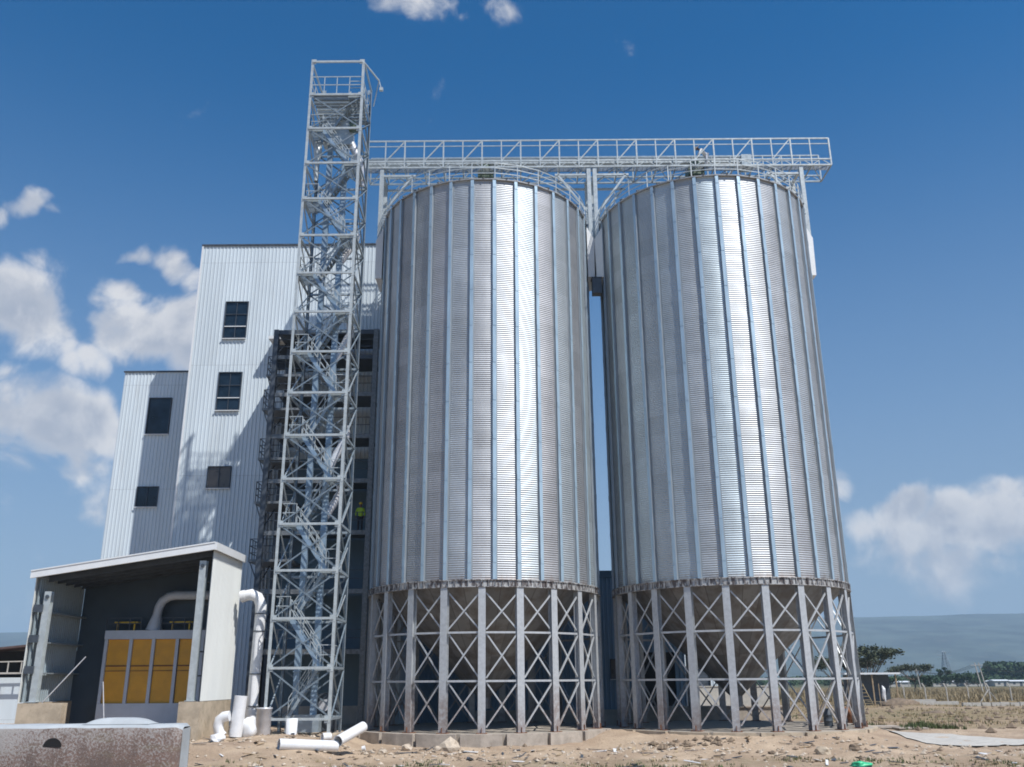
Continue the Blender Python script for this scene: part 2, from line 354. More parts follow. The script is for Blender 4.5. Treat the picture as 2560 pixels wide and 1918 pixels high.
def rail(mb, pts, h=1.1, step=1.3, r=.022, mids=(.55,), post=True, toe=False):
    pts = [Vector(p) for p in pts]
    for a, b_ in zip(pts, pts[1:]):
        for hh in tuple(mids) + (1.,): mb.bar(a + Vector((0, 0, h * hh)), b_ + Vector((0, 0, h * hh)), r * 2)
        if post:
            n = max(1, round((b_ - a).length / step))
            for i in range(n + 1): p = a.lerp(b_, i / n); mb.bar(p, p + Vector((0, 0, h)), r * 2)
        if toe: mb.bar(a + Vector((0, 0, .07)), b_ + Vector((0, 0, .07)), .012, .12)
    return mb

def at_px(x, y, Y):
    d = pix_dir(x, y); t_ = Y / d.y; return Vector((d.x * t_, Y, 2.5 + d.z * t_))
# ------------------------------------------------------------------ ground, roads, hills, haze
S1 = (-1.71, 55.28); S2 = (12.74, 55.02); SR = 6.7; ZR = 7.56; ZE = 31.5
def ss(a, b_, x): x = max(0., min(1., (x - a) / (b_ - a))); return x * x * (3 - 2 * x)
def gz(x, y):
    z = -.70
    v = Vector((x, y, 0))
    amp = .13 * ss(12, 30, y) * (1 - ss(56, 70, y) * .4)
    z += amp * (mnoise.noise(v * .33) + .45 * mnoise.noise(v * 1.1) + .22 * mnoise.noise(v * 3.1))
    z += .045 * (mnoise.noise(v * 2.3 + Vector((9, 4, 0))) + .8 * abs(mnoise.noise(v * 1.6))) * ss(30, 36, y) * ss(66, 60, y)
    rut = math.sin((y - 42.6 + .035 * x + .5 * math.sin(x * .11)) * 4.2); z -= .05 * max(0, rut) ** 2 * math.exp(-((y - 42.4) / 1.6) ** 2)
    # dirt bank against the right silo foundation
    d2 = math.hypot(x - S2[0], y - S2[1]); fr = ss(4, -1, y - S2[1]) * (1 - ss(19.5, 21.5, x) * .9)
    z += .56 * ss(11.2, 7.25, d2) * fr
    d1 = math.hypot(x - S1[0], y - S1[1]); z += .10 * ss(10.5, 7.2, d1)
    z += .16 * math.exp(-((x + 11.2) / 3.2) ** 2 - ((y - 45.2) / 1.3) ** 2)          # spoil in front of the tower
    z += .66 * ss(39.6, 43.0, y) * ss(-7.2, -9.8, x) * ss(75, 66, y)
    z -= .25 * ss(42, 37, y)
    if y > 90: z += .9 * ss(125, 190, y) * mnoise.noise(v * .008) * ss(120, 400, y)
    z += .3 * math.exp(-((x - 46) / 3.5) ** 2 - ((y - 113) / 3.) ** 2)
    return z
def spaced(dense0, dense1, step, lo, hi, g=1.18):
    a = list(np.arange(dense0, dense1 + 1e-6, step)); s_ = step; x = a[-1]
    while x < hi: s_ *= g; x += s_; a.append(x)
    s_ = step; x = a[0]
    while x > lo: s_ *= g; x -= s_; a.insert(0, x)
    return a
gx = spaced(-34, 40, .34, -6500, 6500); gy = spaced(32, 66, .34, -2500, 6500, 1.1)
vs = [(x, y, gz(x, y)) for y in gy for x in gx]; nx = len(gx)
fs = [(j * nx + i, j * nx + i + 1, (j + 1) * nx + i + 1, (j + 1) * nx + i) for j in range(len(gy) - 1) for i in range(nx - 1)]
g_ = MB(); g_.add(vs, fs, True); g_.build('ground', 'ground_earth', kind='structure')
# pale concrete apron that runs off to the right behind the right silo
pth = MB(); L_ = [(19.6, 50.5), (21.0, 48.2), (22.3, 47.4), (25.6, 47.9)]; U_ = [(21.5, 63.0), (24.2, 59.8), (26.5, 54.0), (27.6, 49.6)]
pv = []; pf = []; N_ = 40
def lerp_path(P, u):
    xs_ = [p[0] for p in P]; x = xs_[0] + (xs_[-1] - xs_[0]) * u
    return x, float(np.interp(x, xs_, [p[1] for p in P]))
for i in range(N_ + 1):
    a = lerp_path(L_, i / N_); b_ = lerp_path(U_, i / N_)
    for k in range(7):
        q = k / 6; x = a[0] + (b_[0] - a[0]) * q; y = a[1] + (b_[1] - a[1]) * q
        pv.append((x, y, max(gz(x, y), -.72) + .06))
for i in range(N_):
    for k in range(6): pf.append((i * 7 + k, i * 7 + 7 + k, i * 7 + 8 + k, i * 7 + 1 + k))
pth.add(pv, pf, True); pth.build('path', 'concrete_pale', kind='structure')

def ridge(x):
    return 1.0
hv = []; hf = []; HX = np.linspace(-5200, 5200, 140); HY = np.linspace(0, 1, 14)
for i, x in enumerate(HX):
    top = 268 + 16 * mnoise.noise(Vector((x * .0011, 3.3, 0))) + 6 * mnoise.noise(Vector((x * .004, 1.3, 0))) + x * .0025
    if x < -500: top -= 34 * ss(-500, -2200, x)
    for q in HY:
        y = 2500 + q * 1500; z = -12 + top * (q ** .8 if q < 1 else 1) * (1 + .10 * mnoise.noise(Vector((x * .003, q * 4, 2))) * (1 - q))
        hv.append((x, y, z))
for i in range(len(HX) - 1):
    for k in range(len(HY) - 1): hf.append((i * 14 + k, i * 14 + 14 + k, i * 14 + 15 + k, i * 14 + 1 + k))
h = MB(); h.add(hv, hf, True); h.build('hills', 'hill', kind='structure')

m = bpy.data.materials.new('haze'); m.use_nodes = True; t = NT(m.node_tree); t.n.clear()
pvn = t.node('ShaderNodeVolumePrincipled', {'Color': (.56, .78, 1., 1), 'Density': .00022, 'Anisotropy': .0})
t.node('ShaderNodeOutputMaterial', {'Volume': pvn.outputs[0]}); M['haze'] = m
MB().box(-9000, 9000, -4000, 9000, -25, 345).build('haze', 'haze', kind='stuff')

# ------------------------------------------------------------------ silos
def build_silo():
    s = thing('grain_silo', '', 'silo')
    # corrugated wall
    per = .12; spp = 8; nz = int((ZE - ZR) / per) * spp; npan = 32; seg = 4; ns = npan * (seg + 1)
    z = np.linspace(ZR, ZE, nz + 1); ph = np.arange(nz + 1) * 2 * math.pi / spp; rnd_ = np.random.RandomState(4)
    V = np.empty((nz + 1, ns, 3)); F = []
    for p_ in range(npan):                                   # one column of sheets between two stiffeners
        o1, o2, o3, k1 = rnd_.rand(4) * 6.28
        for q in range(seg + 1):
            a = R(-90 + 5.6 + 11.25 * (p_ + q / seg)); bow = math.sin(math.pi * q / seg)
            r_ = SR + .0095 * np.sin(ph + o1) + bow * (.007 * np.sin(z * .9 + o2) + .005 * np.sin(z * 2.3 + o3 + q)) + .004 * np.sin(z * 5.58 + k1)
            c_ = p_ * (seg + 1) + q; V[:, c_, 0] = r_ * math.cos(a); V[:, c_, 1] = r_ * math.sin(a); V[:, c_, 2] = z
            if q < seg:
                i_ = np.arange(nz) * ns + c_; F.append(np.stack([i_, i_ + 1, i_ + ns + 1, i_ + ns], -1))
    F = np.concatenate(F)
    me = bpy.data.meshes.new('wall'); me.vertices.add((nz + 1) * ns); me.vertices.foreach_set('co', V.ravel())
    me.loops.add(F.size); me.loops.foreach_set('vertex_index', F.ravel().astype(np.int32))
    me.polygons.add(len(F)); me.polygons.foreach_set('loop_start', (np.arange(len(F)) * 4).astype(np.int32))
    me.polygons.foreach_set('use_smooth', [True] * len(F)); me.update(calc_edges=True); me.validate(); me.materials.append(M['silo_sheet'])
    link('wall', me, s)
    # eave band, roof, roof ribs
    rf = MB(); rf.lathe([(SR - .05, ZE), (SR + .16, ZE - .02), (SR + .17, ZE + .05), (1., ZE + 3.05), (1., ZE + 3.1)], 30, False)
    ro = rf.build('roof', 'galv_leg', s)
    rr_ = MB()
    for k in range(30):
        q = 2 * math.pi * (k + .5) / 30; c_, s_ = math.cos(q), math.sin(q)
        rr_.bar(((SR + .2) * c_, (SR + .2) * s_, ZE + .07), (1. * c_, 1. * s_, ZE + 3.13), .07, .09)
    rr_.build('roof_rib', 'galv_dark', ro)
    MB().lathe([(.02, ZE + 3.75), (.5, ZE + 3.7), (.95, ZE + 3.45), (1.02, ZE + 3.05)], 24).build('roof_cap', 'steel_cool', ro)
    # stiffeners: hat profile, in 21 bolted lengths
    st = MB(); a0 = -math.pi / 2
    prof = [(-.155, .016), (-.100, .020), (-.098, .135), (.098, .135), (.100, .020), (.155, .016)]
    vs = [(x, -(SR + y), z_) for z_ in (ZR - .02, ZE - .04) for x, y in prof]; n = len(prof)
    st.add(vs, [(i, i + 1, n + i + 1, n + i) for i in range(n - 1)])
    zz = ZR + .9
    while zz < ZE - .5: st.box(-.090, .090, -(SR + .150), -(SR + .137), zz, zz + .32); zz += 2.25
    me = st.mesh('stiffener', 'galv_stiff')
    me.materials.append(M['galv_flange'])
    for q, pg in enumerate(me.polygons): pg.material_index = 1 if q in (0, 1, 3, 4) else 0
    for k in range(32): link('stiffener', me, s, rz=R(5.6 + 11.25 * k))
    # ring beam
    rb = MB(); rb.lathe([(SR - .05, ZR + .03), (SR + .16, ZR + .03), (SR + .16, ZR - .02), (SR + .10, ZR - .025), (SR + .10, ZR - .33), (SR + .17, ZR - .335), (SR + .17, ZR - .37), (SR - .05, ZR - .37)], 80, False)
    for k in range(120):
        q = 2 * math.pi * k / 120; c_, s_ = math.cos(q), math.sin(q)
        rb.bar(((SR + .135) * c_, (SR + .135) * s_, ZR - .33), ((SR + .135) * c_, (SR + .135) * s_, ZR - .03), .03, .06, (c_, s_, 0))
    rb.build('ring_beam', 'ring_steel', s)
    # hopper cone
    MB().lathe([(SR - .1, ZR - .1), (4.5, ZR - 2.1), (2.4, ZR - 4.0), (.35, 1.6), (.35, 1.0), (.02, 1.0)], 60, False).build('hopper_cone', 'cone_sheet', s)
    # legs
    lg = MB(); zt = ZR - .372
    lg.box(-.19, .19, -(SR + .12), -(SR + .105), .03, zt).box(-.19, .19, -(SR - .19), -(SR - .175), .03, zt)
    lg.box(-.010, .010, -(SR + .104), -(SR - .174), .03, zt)
    me = lg.mesh('leg', 'leg_steel')
    bp = MB().box(-.28, .28, -(SR + .2), -(SR - .28), 0, .03); bp.box(-.012, .012, -(SR + .19), -(SR + .122), .031, .28)
    mb_ = bp.mesh('base_plate', 'rust')
    for k in range(21):
        o = link('leg', me, s, rz=2 * math.pi / 21 * k); link('base_plate', mb_, o)
    # bracing between legs
    lev = [.18, 2.55, 4.95, 7.0]; A = math.pi / 21; h1 = A - R(1.7)
    def P(sg, z_, rr=SR): return (rr * math.sin(sg * h1), -rr * math.cos(sg * h1), z_)
    hb = MB(); hb.angle(P(-1, lev[1]), P(1, lev[1]), .09); me_h = [MB().angle(P(-1, z_, SR + .02), P(1, z_, SR + .02), .10, .05).mesh('horizontal_brace', 'leg_steel') for z_ in (lev[1], lev[2])]
    me_x = []
    for z0, z1 in zip(lev, lev[1:]):
        x = MB(); x.angle(P(-1, z0 + .12, SR + .03), P(1, z1 - .12, SR + .03), .075, .03); x.angle(P(1, z0 + .12, SR - .05), P(-1, z1 - .12, SR - .05), .075, .03)
        for sg, z_ in ((-1, z0 + .08), (1, z1 - .08), (1, z0 + .08), (-1, z1 - .08)): x.bar(P(sg * 1.02, z_ - .12), P(sg * 1.02, z_ + .12), .02, .2, (0, -1, 0)) if False else None
        me_x.append(x.mesh('cross_brace', 'leg_steel'))
    for k in range(21):
        for me in me_h: link('horizontal_brace', me, s, rz=A * (2 * k + 1))
        for me in me_x: link('cross_brace', me, s, rz=A * (2 * k + 1))
    # railing round the eave
    er = MB()
    for k in range(30):
        q = 2 * math.pi * k / 30; q2 = 2 * math.pi * (k + 1) / 30; p = Vector(((SR + .06) * math.cos(q), (SR + .06) * math.sin(q), ZE + .05)); p2 = Vector(((SR + .06) * math.cos(q2), (SR + .06) * math.sin(q2), ZE + .05))
        er.bar(p, p + Vector((0, 0, 1.12)), .055)
        for hh in (.42, .78, 1.12): er.bar(p + Vector((0, 0, hh)), p2 + Vector((0, 0, hh)), .042)
    er.build('eave_railing', 'steel_white', s)
    # inlet and hatch on the roof
    sp = MB(); sp.lathe([(.34, ZE + 3.3), (.34, ZE + 5.15)], 16); sp.box(-.55, .55, -.5, .5, ZE + 3.9, ZE + 4.5); sp.build('inlet', 'motor_green', s)
    return s
silo1 = build_silo(); silo2 = copy_tree(silo1)
silo1.location = (S1[0], S1[1], 0); silo2.location = (S2[0], S2[1], 0)
silo1.rotation_euler.z = R(.5); silo2.rotation_euler.z = R(3.2)
silo1['label'] = 'corrugated steel grain silo nearer the lattice stair tower, on braced legs'
silo2['label'] = 'corrugated steel grain silo standing beside the open field, farther from the stair tower'
for s in (silo1, silo2): s['group'] = 'steel hopper silos on legs'
for i, (c, lab) in enumerate(((S1, 'ring-shaped concrete foundation with dark vertical joints showing above the dirt'), (S2, 'concrete foundation half buried in a bank of dirt under the right silo'))):
    f = MB(); n = 40; rr_ = 7.2
    f.lathe([(0.01, -.004 * (i + 1)), (rr_, -.004 * (i + 1)), (rr_, -1.3)], n, False)
    fo = f.build('slab', 'slab_dark' if i else 'slab_dark')
    th = thing('silo_foundation', lab, 'foundation', (c[0], c[1], 0), R(.5 if i == 0 else 3.2)); fo.parent = th
    bl = MB()
    for k in range(20):
        a0, a1 = R(18 * k - 90 + .9 + 9), R(18 * (k + 1) - 90 - .9 + 9)
        vs = []
        for z_ in (-1.3, -.006 - .012 * i):
            for r_ in (rr_ - .3, rr_ + .0 + .22):
                for a_ in (a0, (a0 + a1) / 2, a1): vs.append(((r_ - (.012 if a_ == (a0 + a1) / 2 else 0) + 0) * math.cos(a_), r_ * math.sin(a_), z_))
        if i == 1 and k in (14, 15, 16) : pass
        bl.add(vs, [(3, 4, 10, 9), (4, 5, 11, 10), (6, 9, 10, 7), (7, 10, 11, 8), (0, 3, 9, 6), (5, 2, 8, 11)])
    if i == 0: bl.build('edge_block', 'concrete', th)
    else: bl.build('edge_block', 'concrete_warm', th)

# ------------------------------------------------------------------ catwalk and conveyor over the silos
cw = thing('catwalk_bridge', 'long white lattice catwalk crossing above both silos from the stair tower', 'catwalk')
CY0, CY1 = 54.0, 56.15; CZB, CZM, CZT = 35.72, 36.18, 37.80; CX0, CX1 = -9.86, 21.85
def side(y, sg):
    mb = MB(); n = 24; dx = (CX1 - CX0) / n
    for z_, w_ in ((CZT, .085), (CZB, .10), (CZM, .085)): mb.bar((CX0, y, z_), (CX1, y, z_), w_)
    mb.bar((CX0, y, CZT - .42), (CX1, y, CZT - .42), .05)
    for i in range(n + 1):
        x = CX0 + i * dx; mb.bar((x, y - .003, CZB), (x, y - .003, CZT), .075 if i % 2 else .095)
    for i in range(1, n - 1, 2):
        mb.bar((CX0 + i * dx, y + .004, CZM), (CX0 + (i + 1) * dx, y + .004, CZT), .07)
    for i in range(n):
        x = CX0 + i * dx; mb.bar((x, y + .006, CZB), (x + dx / 2, y + .006, CZM), .04); mb.bar((x + dx / 2, y + .006, CZM), (x + dx, y + .006, CZB), .04)
    return mb
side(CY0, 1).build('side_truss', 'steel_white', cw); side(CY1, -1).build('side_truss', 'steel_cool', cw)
fl = MB(); n = 24; dx = (CX1 - CX0) / n
for i in range(n + 1): fl.bar((CX0 + i * dx, CY0, CZB + .01), (CX0 + i * dx, CY1, CZB + .01), .08)
for i in range(n): fl.bar((CX0 + i * dx, CY0 if i % 2 else CY1, CZB + .02), (CX0 + (i + 1) * dx, CY1 if i % 2 else CY0, CZB + .02), .05)
fl.build('floor_bracing', 'steel_cool', cw)
gr = MB()
for k in range(8): gr.box(CX0, CX1, CY0 + .15 + k * .09, CY0 + .17 + k * .09, CZB + .07, CZB + .10)
for k in range(106): gr.box(CX0 + k * .3, CX0 + k * .3 + .02, CY0 + .15, CY0 + .80, CZB + .072, CZB + .098)
gr.build('walkway_grating', 'galv_dark', cw)
cv = thing('chain_conveyor', 'long pale grey enclosed conveyor trough lying inside the catwalk', 'conveyor')
MB().box(CX0 - .8, CX1 - 5.1, 54.95, 55.4, 36.58, 36.95).build('trough', 'steel_white', cv)
lid = MB(); lid.box(CX0 - .8, CX1 - 5.1, 54.92, 55.43, 36.953, 36.99)
x = CX0
while x < CX1 - 5.2: lid.box(x, x + .06, 54.88, 54.946, 36.55, 37.02); x += 1.32
lid.build('cover_flange', 'steel_cool', cv)
MB().box(CX0 - 1.2, CX0 - .803, 54.85, 55.6, 36.2, 37.25).build('drive_end', 'steel_cool', cv)
for cx_ in (S1[0], S2[0]): MB().lathe([(.27, 35.1), (.27, 36.34)], 14, c=(cx_, 55.22)).build('outlet_spout', 'motor_green', cv)
hd = MB(); hd.box(16.0, 16.7, 54.8, 55.7, 36.2, 37.1); hd.build('tail_box', 'steel_cool', cv)
# brackets that carry the catwalk on the silo walls
def bracket(cx, sg, lab):
    th = thing('catwalk_support', lab, 'support', (cx + sg * (SR + .32), 55.08, 0), 0, 'catwalk supports bolted to the silo walls')
    for y in (-.95, .95):
        cyl = MB(); cyl.bar((0, y, 27.6), (0, y, 35.67), .26, .26); cyl.build('post', 'steel_white', th)
        g = MB(); g.bar((0, y, 32.1), (-sg * 2.1, y, 35.15), .13); g.build('knee_brace', 'steel_white', th)
        g = MB(); g.bar((-sg * .13, y, 35.15), (-sg * 2.3, y, 35.15), .13); g.build('top_bar', 'steel_white', th)
    p = MB(); w0 = .16
    vs = [(-sg * .30, -1.3, 27.4), (-sg * .30, 1.3, 27.4), (-sg * .30, 1.3, 31.0), (-sg * .30, -1.3, 31.0), (sg * .14, -1.1, 27.5), (sg * .14, 1.1, 27.5), (sg * .2, 1.1, 30.2), (sg * .2, -1.1, 30.2)]
    p.add(vs, [(0, 3, 2, 1), (4, 5, 6, 7), (0, 1, 5, 4), (2, 3, 7, 6), (0, 4, 7, 3), (1, 2, 6, 5)]); p.build('wall_bracket', 'trim_white', th)
    b_ = MB(); b_.bar((0, -1.05, 35.5), (0, 1.05, 35.5), .16); b_.build('cross_beam', 'steel_white', th)
bracket(S1[0], -1, 'white post and knee brace carrying the catwalk end nearest the stair tower')
bracket(S1[0], 1, 'white post and knee brace in the gap, fixed to the left silo')
bracket(S2[0], -1, 'white post and knee brace in the gap, fixed to the right silo')
bracket(S2[0], 1, 'white post carrying the far free end of the catwalk on the right silo')
# dark electrical box in the gap, on the right silo's bracket
solo(MB().box(-.3, .3, -.3, .3, 0, 1.05).box(-.34, .34, -.34, .34, 1.053, 1.1), 'junction_box', 'frame_dark', 'dark box hanging in the gap under the catwalk brackets', 'box', (S2[0] - SR - .50, 53.9, 26.2))

# ------------------------------------------------------------------ stair tower
TX0, TX1, TY0, TY1, TZ, TS = -12.27, -8.98, 47.1, 50.2, .79, 2.389
tw = thing('stair_tower', 'tall white lattice steel stair tower with zigzag stairs beside the left silo', 'stair tower')
top = TZ + 16 * TS
for x, y in ((TX0, TY0), (TX1, TY0), (TX0, TY1), (TX1, TY1)):
    p = MB(); sx_ = 1 if x == TX0 else -1; sy_ = 1 if y == TY0 else -1; hgt = top if (y == TY0 or x == TX1) else top - 2 * TS * 0
    p.box(min(x, x + sx_ * .15), max(x, x + sx_ * .15), min(y, y + sy_ * .02), max(y, y + sy_ * .02), .05, hgt)
    p.box(min(x, x + sx_ * .02), max(x, x + sx_ * .02), min(y + sy_ * .021, y + sy_ * .15), max(y + sy_ * .021, y + sy_ * .15), .05, hgt)
    for i in range(17): z_ = TZ + i * TS; p.box(min(x, x + sx_ * .3), max(x, x + sx_ * .3), y - .012 if sy_ > 0 else y + .002, y - .002 if sy_ > 0 else y + .012, z_ - .17, z_ + .17)
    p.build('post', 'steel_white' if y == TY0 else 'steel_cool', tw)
def mk(mb, name, mat, copies, parent=tw):
    me = mb.mesh(name, mat)
    for loc in copies: link(name, me, parent, loc)
lv = [TZ + i * TS for i in range(17)]
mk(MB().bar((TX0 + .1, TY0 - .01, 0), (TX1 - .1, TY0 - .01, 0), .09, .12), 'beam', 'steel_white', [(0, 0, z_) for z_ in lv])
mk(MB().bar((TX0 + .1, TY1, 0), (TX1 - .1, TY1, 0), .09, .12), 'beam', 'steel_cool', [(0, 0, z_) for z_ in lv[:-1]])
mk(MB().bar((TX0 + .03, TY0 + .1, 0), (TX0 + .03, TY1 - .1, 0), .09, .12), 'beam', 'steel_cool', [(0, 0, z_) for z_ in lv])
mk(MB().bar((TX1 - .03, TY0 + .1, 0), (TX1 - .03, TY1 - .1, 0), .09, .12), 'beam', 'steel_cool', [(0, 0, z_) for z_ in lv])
def xb(a, b_, c, d, off):
    mb = MB(); a, b_, c, d = map(Vector, (a, b_, c, d)); o = Vector(off)
    mb.angle(a + o, d + o, .075, .02); mb.angle(b_ - o, c - o, .075, .02); return mb
mk(xb((TX0 + .14, TY0 + .04, .1), (TX1 - .14, TY0 + .04, .1), (TX0 + .14, TY0 + .04, TS - .1), (TX1 - .14, TY0 + .04, TS - .1), (0, .02, 0)), 'cross_brace', 'brace_grey', [(0, 0, z_) for z_ in lv[:15]])
mk(xb((TX0 + .14, TY1 - .04, .1), (TX1 - .14, TY1 - .04, .1), (TX0 + .14, TY1 - .04, TS - .1), (TX1 - .14, TY1 - .04, TS - .1), (0, .02, 0)), 'cross_brace', 'brace_grey', [(0, 0, z_) for z_ in lv[:15]])
for x_ in (TX0 + .06, TX1 - .06):
    mk(xb((x_, TY0 + .14, .1), (x_, TY1 - .14, .1), (x_, TY0 + .14, TS - .1), (x_, TY1 - .14, TS - .1), (.02, 0, 0)), 'cross_brace', 'steel_cool' if x_ < -10 else 'brace_grey', [(0, 0, z_) for z_ in lv[:15]])
# landings: left ones at even levels, right ones at odd levels
lwx = .95
for i in range(1, 16):
    left = i % 2 == 0
    xa, xb_ = (TX0 + .12, TX0 + lwx) if left else (TX1 - lwx, TX1 - .12)
    ld = MB()
    for k in range(16): yy = TY0 + .15 + k * .105; ld.box(xa, xb_, yy, yy + .045, 0, .03)
    for xx in (xa, (xa + xb_) / 2, xb_ - .05): ld.box(xx, xx + .05, TY0 + .15, TY0 + 1.75, -.12, -.002)
    ld.box(xa, xb_, TY0 + .13, TY0 + .148, -.14, .06)
    o = ld.build('landing', 'steel_cool', tw, (0, 0, lv[i] + .02))
    rl = MB()
    if left: rail(rl, [(xb_ - .05, TY0 + .2, .03), (xa + .04, TY0 + .2, .03), (xa + .04, TY0 + 1.7, .03)], 1.05, .8, .018)
    else: rail(rl, [(xa + .05, TY0 + .2, .03), (xb_ - .04, TY0 + .2, .03), (xb_ - .04, TY0 + 1.7, .03)], 1.05, .8, .018)
    rl.build('guard_rail', 'steel_white', o)
# flights: front flights fall to the right from even levels, rear flights climb the other way
def flight(xa, za, xb2, zb, y0, front):
    f = MB(); a = Vector((xa, y0, za)); b_ = Vector((xb2, y0, zb))
    for yy in (y0, y0 + .66): f.bar((xa, yy, za), (xb2, yy, zb), .025, .19 if front else .15)
    n = 10
    for k in range(1, n):
        p = a.lerp(b_, k / n); f.box(p.x - .09, p.x + .09, y0 + .015, y0 + .645, p.z - .02, p.z + .01)
    o = f.build('stair_flight', 'elevator_blue' if front else 'steel_cool', tw)
    h_ = MB()
    for yy in (y0, y0 + .66):
        for hh in (.5, .95): h_.bar((xa, yy, za + hh), (xb2, yy, zb + hh), .04)
        for k in range(0, 4): p = a.lerp(b_, k / 3); h_.bar((p.x, yy, p.z), (p.x, yy, p.z + .95), .035)
    h_.build('handrail', 'steel_white', o)
for i in range(15):
    if i % 2 == 1: flight(TX0 + lwx, lv[i + 1], TX1 - lwx + .25, lv[i] + .05, TY0 + .2, True)
    else: flight(TX0 + lwx, lv[i], TX1 - lwx, lv[i + 1], TY0 + 1.02, False)
pf_ = MB()
for k in range(28): yy = TY0 + .15 + k * .105; pf_.box(TX0 + .15, TX1 - .15, yy, yy + .05, 0, .03)
for k in range(9): yy = TY0 + .2 + k * .33; pf_.box(TX0 + .16, TX1 - .16, yy, yy + .05, -.12, -.002)
o = pf_.build('top_platform', 'steel_cool', tw, (0, 0, lv[15] + .03))
rl = MB(); rail(rl, [(TX0 + .1, TY0 + .1, .03), (TX1 - .1, TY0 + .1, .03), (TX1 - .1, TY1 - .1, .03), (TX0 + .1, TY1 - .1, .03), (TX0 + .1, TY0 + .1, .03)], 1.3, .85, .022); rl.build('guard_rail', 'steel_white', o)
# hoist beam at the very top
hb_ = MB(); hb_.bar((-9.05, TY0, top), (-8.36, 49.0, top), .08); hb_.bar((-8.36, 49.0, top), (-8.75, 49.6, top - 1.5), .05); hb_.bar((-8.36, 49.0, top), (-8.2, 49.0, top - .55), .06); hb_.box(-8.3, -8.08, 48.9, 49.1, top - .75, top - .55)
hb_.build('hoist_arm', 'steel_white', tw)
for i in range(2, 8): z_ = lv[i]; MB().bar((TX1 + .05, TY0 + .1, z_ + .05), (TX1 + .42, TY0 + .1, z_ + 1.15), .055).build('strut', 'steel_white', tw)
for x, y in ((TX1 - .06, TY0 + .06), (TX0 + .06, TY1 - .06), (TX1 - .06, TY1 - .06)):
    MB().box(x - .35, x + .35, y - .35, y + .35, -1.2, .05).build('pedestal', 'concrete', tw)
MB().lathe([(.36, -1.2), (.36, 1.25), (.39, 1.27), (.39, 1.34), (.02, 1.34)], 20, c=(TX0 + .05, TY0 - .05)).build('pedestal', 'duct', tw)

for x, y in ((TX0 + .35, TY0 + 2.2), (TX1 - .3, TY0 + 1.95)): MB().bar((x, y, .1), (x, y, 35.5), .05).build('conduit', 'frame_dark', tw)
# bucket elevator inside the tower
be = thing('bucket_elevator', 'pair of tall pale blue elevator trunks rising through the stair tower', 'elevator', (0, 0, 0))
for x in (-11.12, -10.18):
    tk = MB(); tk.box(x - .15, x + .15, 48.6, 48.9, .9, 34.0); z_ = 2.
    o = tk.build('trunk', 'elevator_blue', be)
    z_ = 3.
    while z_ < 34: MB().box(x - .18, x + .18, 48.56, 48.94, z_, z_ + .05).build('flange', 'elevator_blue', o); z_ += 2.4
hdm = MB(); hdm.box(-11.55, -9.75, 48.45, 49.05, 34.0, 34.9); hdm.tube([(-10.65, 48.44, 34.95), (-10.65, 49.06, 34.95)], .85, 20); hdm.build('head', 'steel_white', be)
bt = MB(); bt.box(-11.5, -9.8, 48.4, 49.1, .12, .95); bt.build('boot', 'steel_cool', be)
mt = MB(); mt.tube([(-9.7, 48.0, 35.2), (-9.7, 48.6, 35.2)], .22, 14); mt.box(-9.95, -9.45, 48.0, 48.6, 34.85, 35.0); mt.build('motor', 'motor_green', be)
sp = MB(); sp.tube([(-9.9, 48.75, 34.3), (-9.3, 48.9, 33.0), (-9.25, 49.2, 31.5)], .24, 14); sp.build('spout', 'duct', be)
# grain spouts and ducts inside the tower
for k, (x, y, z0, z1, lab) in enumerate(((-9.45, 49.3, 26.2, 27.9, 'ribbed grey spout elbow just below the building roofline inside the tower'), (-9.5, 49.3, 20.0, 21.8, 'ribbed grey spout elbow level with the upper window inside the tower'), (-9.45, 49.3, 13.6, 15.6, 'large ribbed grey spout elbow halfway up the tower'), (-9.6, 49.3, 11.0, 12.4, 'flared grey spout elbow below the halfway landing of the tower'))):
    d = MB(); pts = [Vector((-10.2, 49.0, z0)).lerp(Vector((x + .1, y, z1)), q / 6) + Vector((0, 0, .0)) for q in range(7)]
    pts += [Vector((x + .1, y, z1 + .25)), Vector((x - .0, y, z1 + .6))]
    d.tube(pts, .2, 12, rs=[.2 + (.025 if q % 2 else 0) for q in range(len(pts))]); solo(d, 'spout', 'duct', lab, 'spout', group='spouts inside the stair tower')
dc = MB(); dc.lathe([(.02, 33.9), (.25, 33.9), (.25, 33.2), (.12, 32.3), (.12, 31.2)], 16, c=(-11.75, 48.1)); solo(dc, 'dust_cyclone', 'steel_white', 'small pale cyclone hanging under the tower top platform', 'cyclone')

# ------------------------------------------------------------------ mill building
FY = 60.0
mb_ = thing('mill_building', 'tall white ribbed metal mill building with four windows behind the tower', 'building')
holes = [(-20.46, -18.87, 25.70, 28.49), (-20.46, -18.87, 20.39, 23.14), (-20.58, -19.05, 14.95, 16.41), (-16.6, -11.4, .2, 5.2)]
clad_obj('wall', 'wall_white', mb_, (0, FY, 0), 0, -22.55, -7.2, -1, 32.95, .26, .04, holes)
clad_obj('side_wall', 'wall_white', mb_, (-22.55, 0, 0), R(-90), -(FY + 16), -FY, -1, 32.95, .26, .04)
clad_obj('side_wall', 'wall_white', mb_, (-7.2, 0, 0), R(90), FY, FY + 16, -1, 32.95, .26, .04)
MB().box(-22.5, -7.25, FY + .1, FY + 16, 32.6, 32.9).build('roof', 'wall_white', mb_)
MB().box(-22.65, -7.1, FY - .10, FY + .05, 32.953, 33.07).box(-22.67, -22.5, FY + .06, FY + 16, 32.953, 33.07).build('roof_trim', 'frame_dark', mb_)
MB().box(-22.63, -22.5, FY - .075, FY - .042, -1, 32.95).build('corner_trim', 'trim_white', mb_)
MB().box(-22.4, -7.4, FY + .12, FY + .3, -1, 32.5).build('inner_lining', 'frame_dark', mb_)
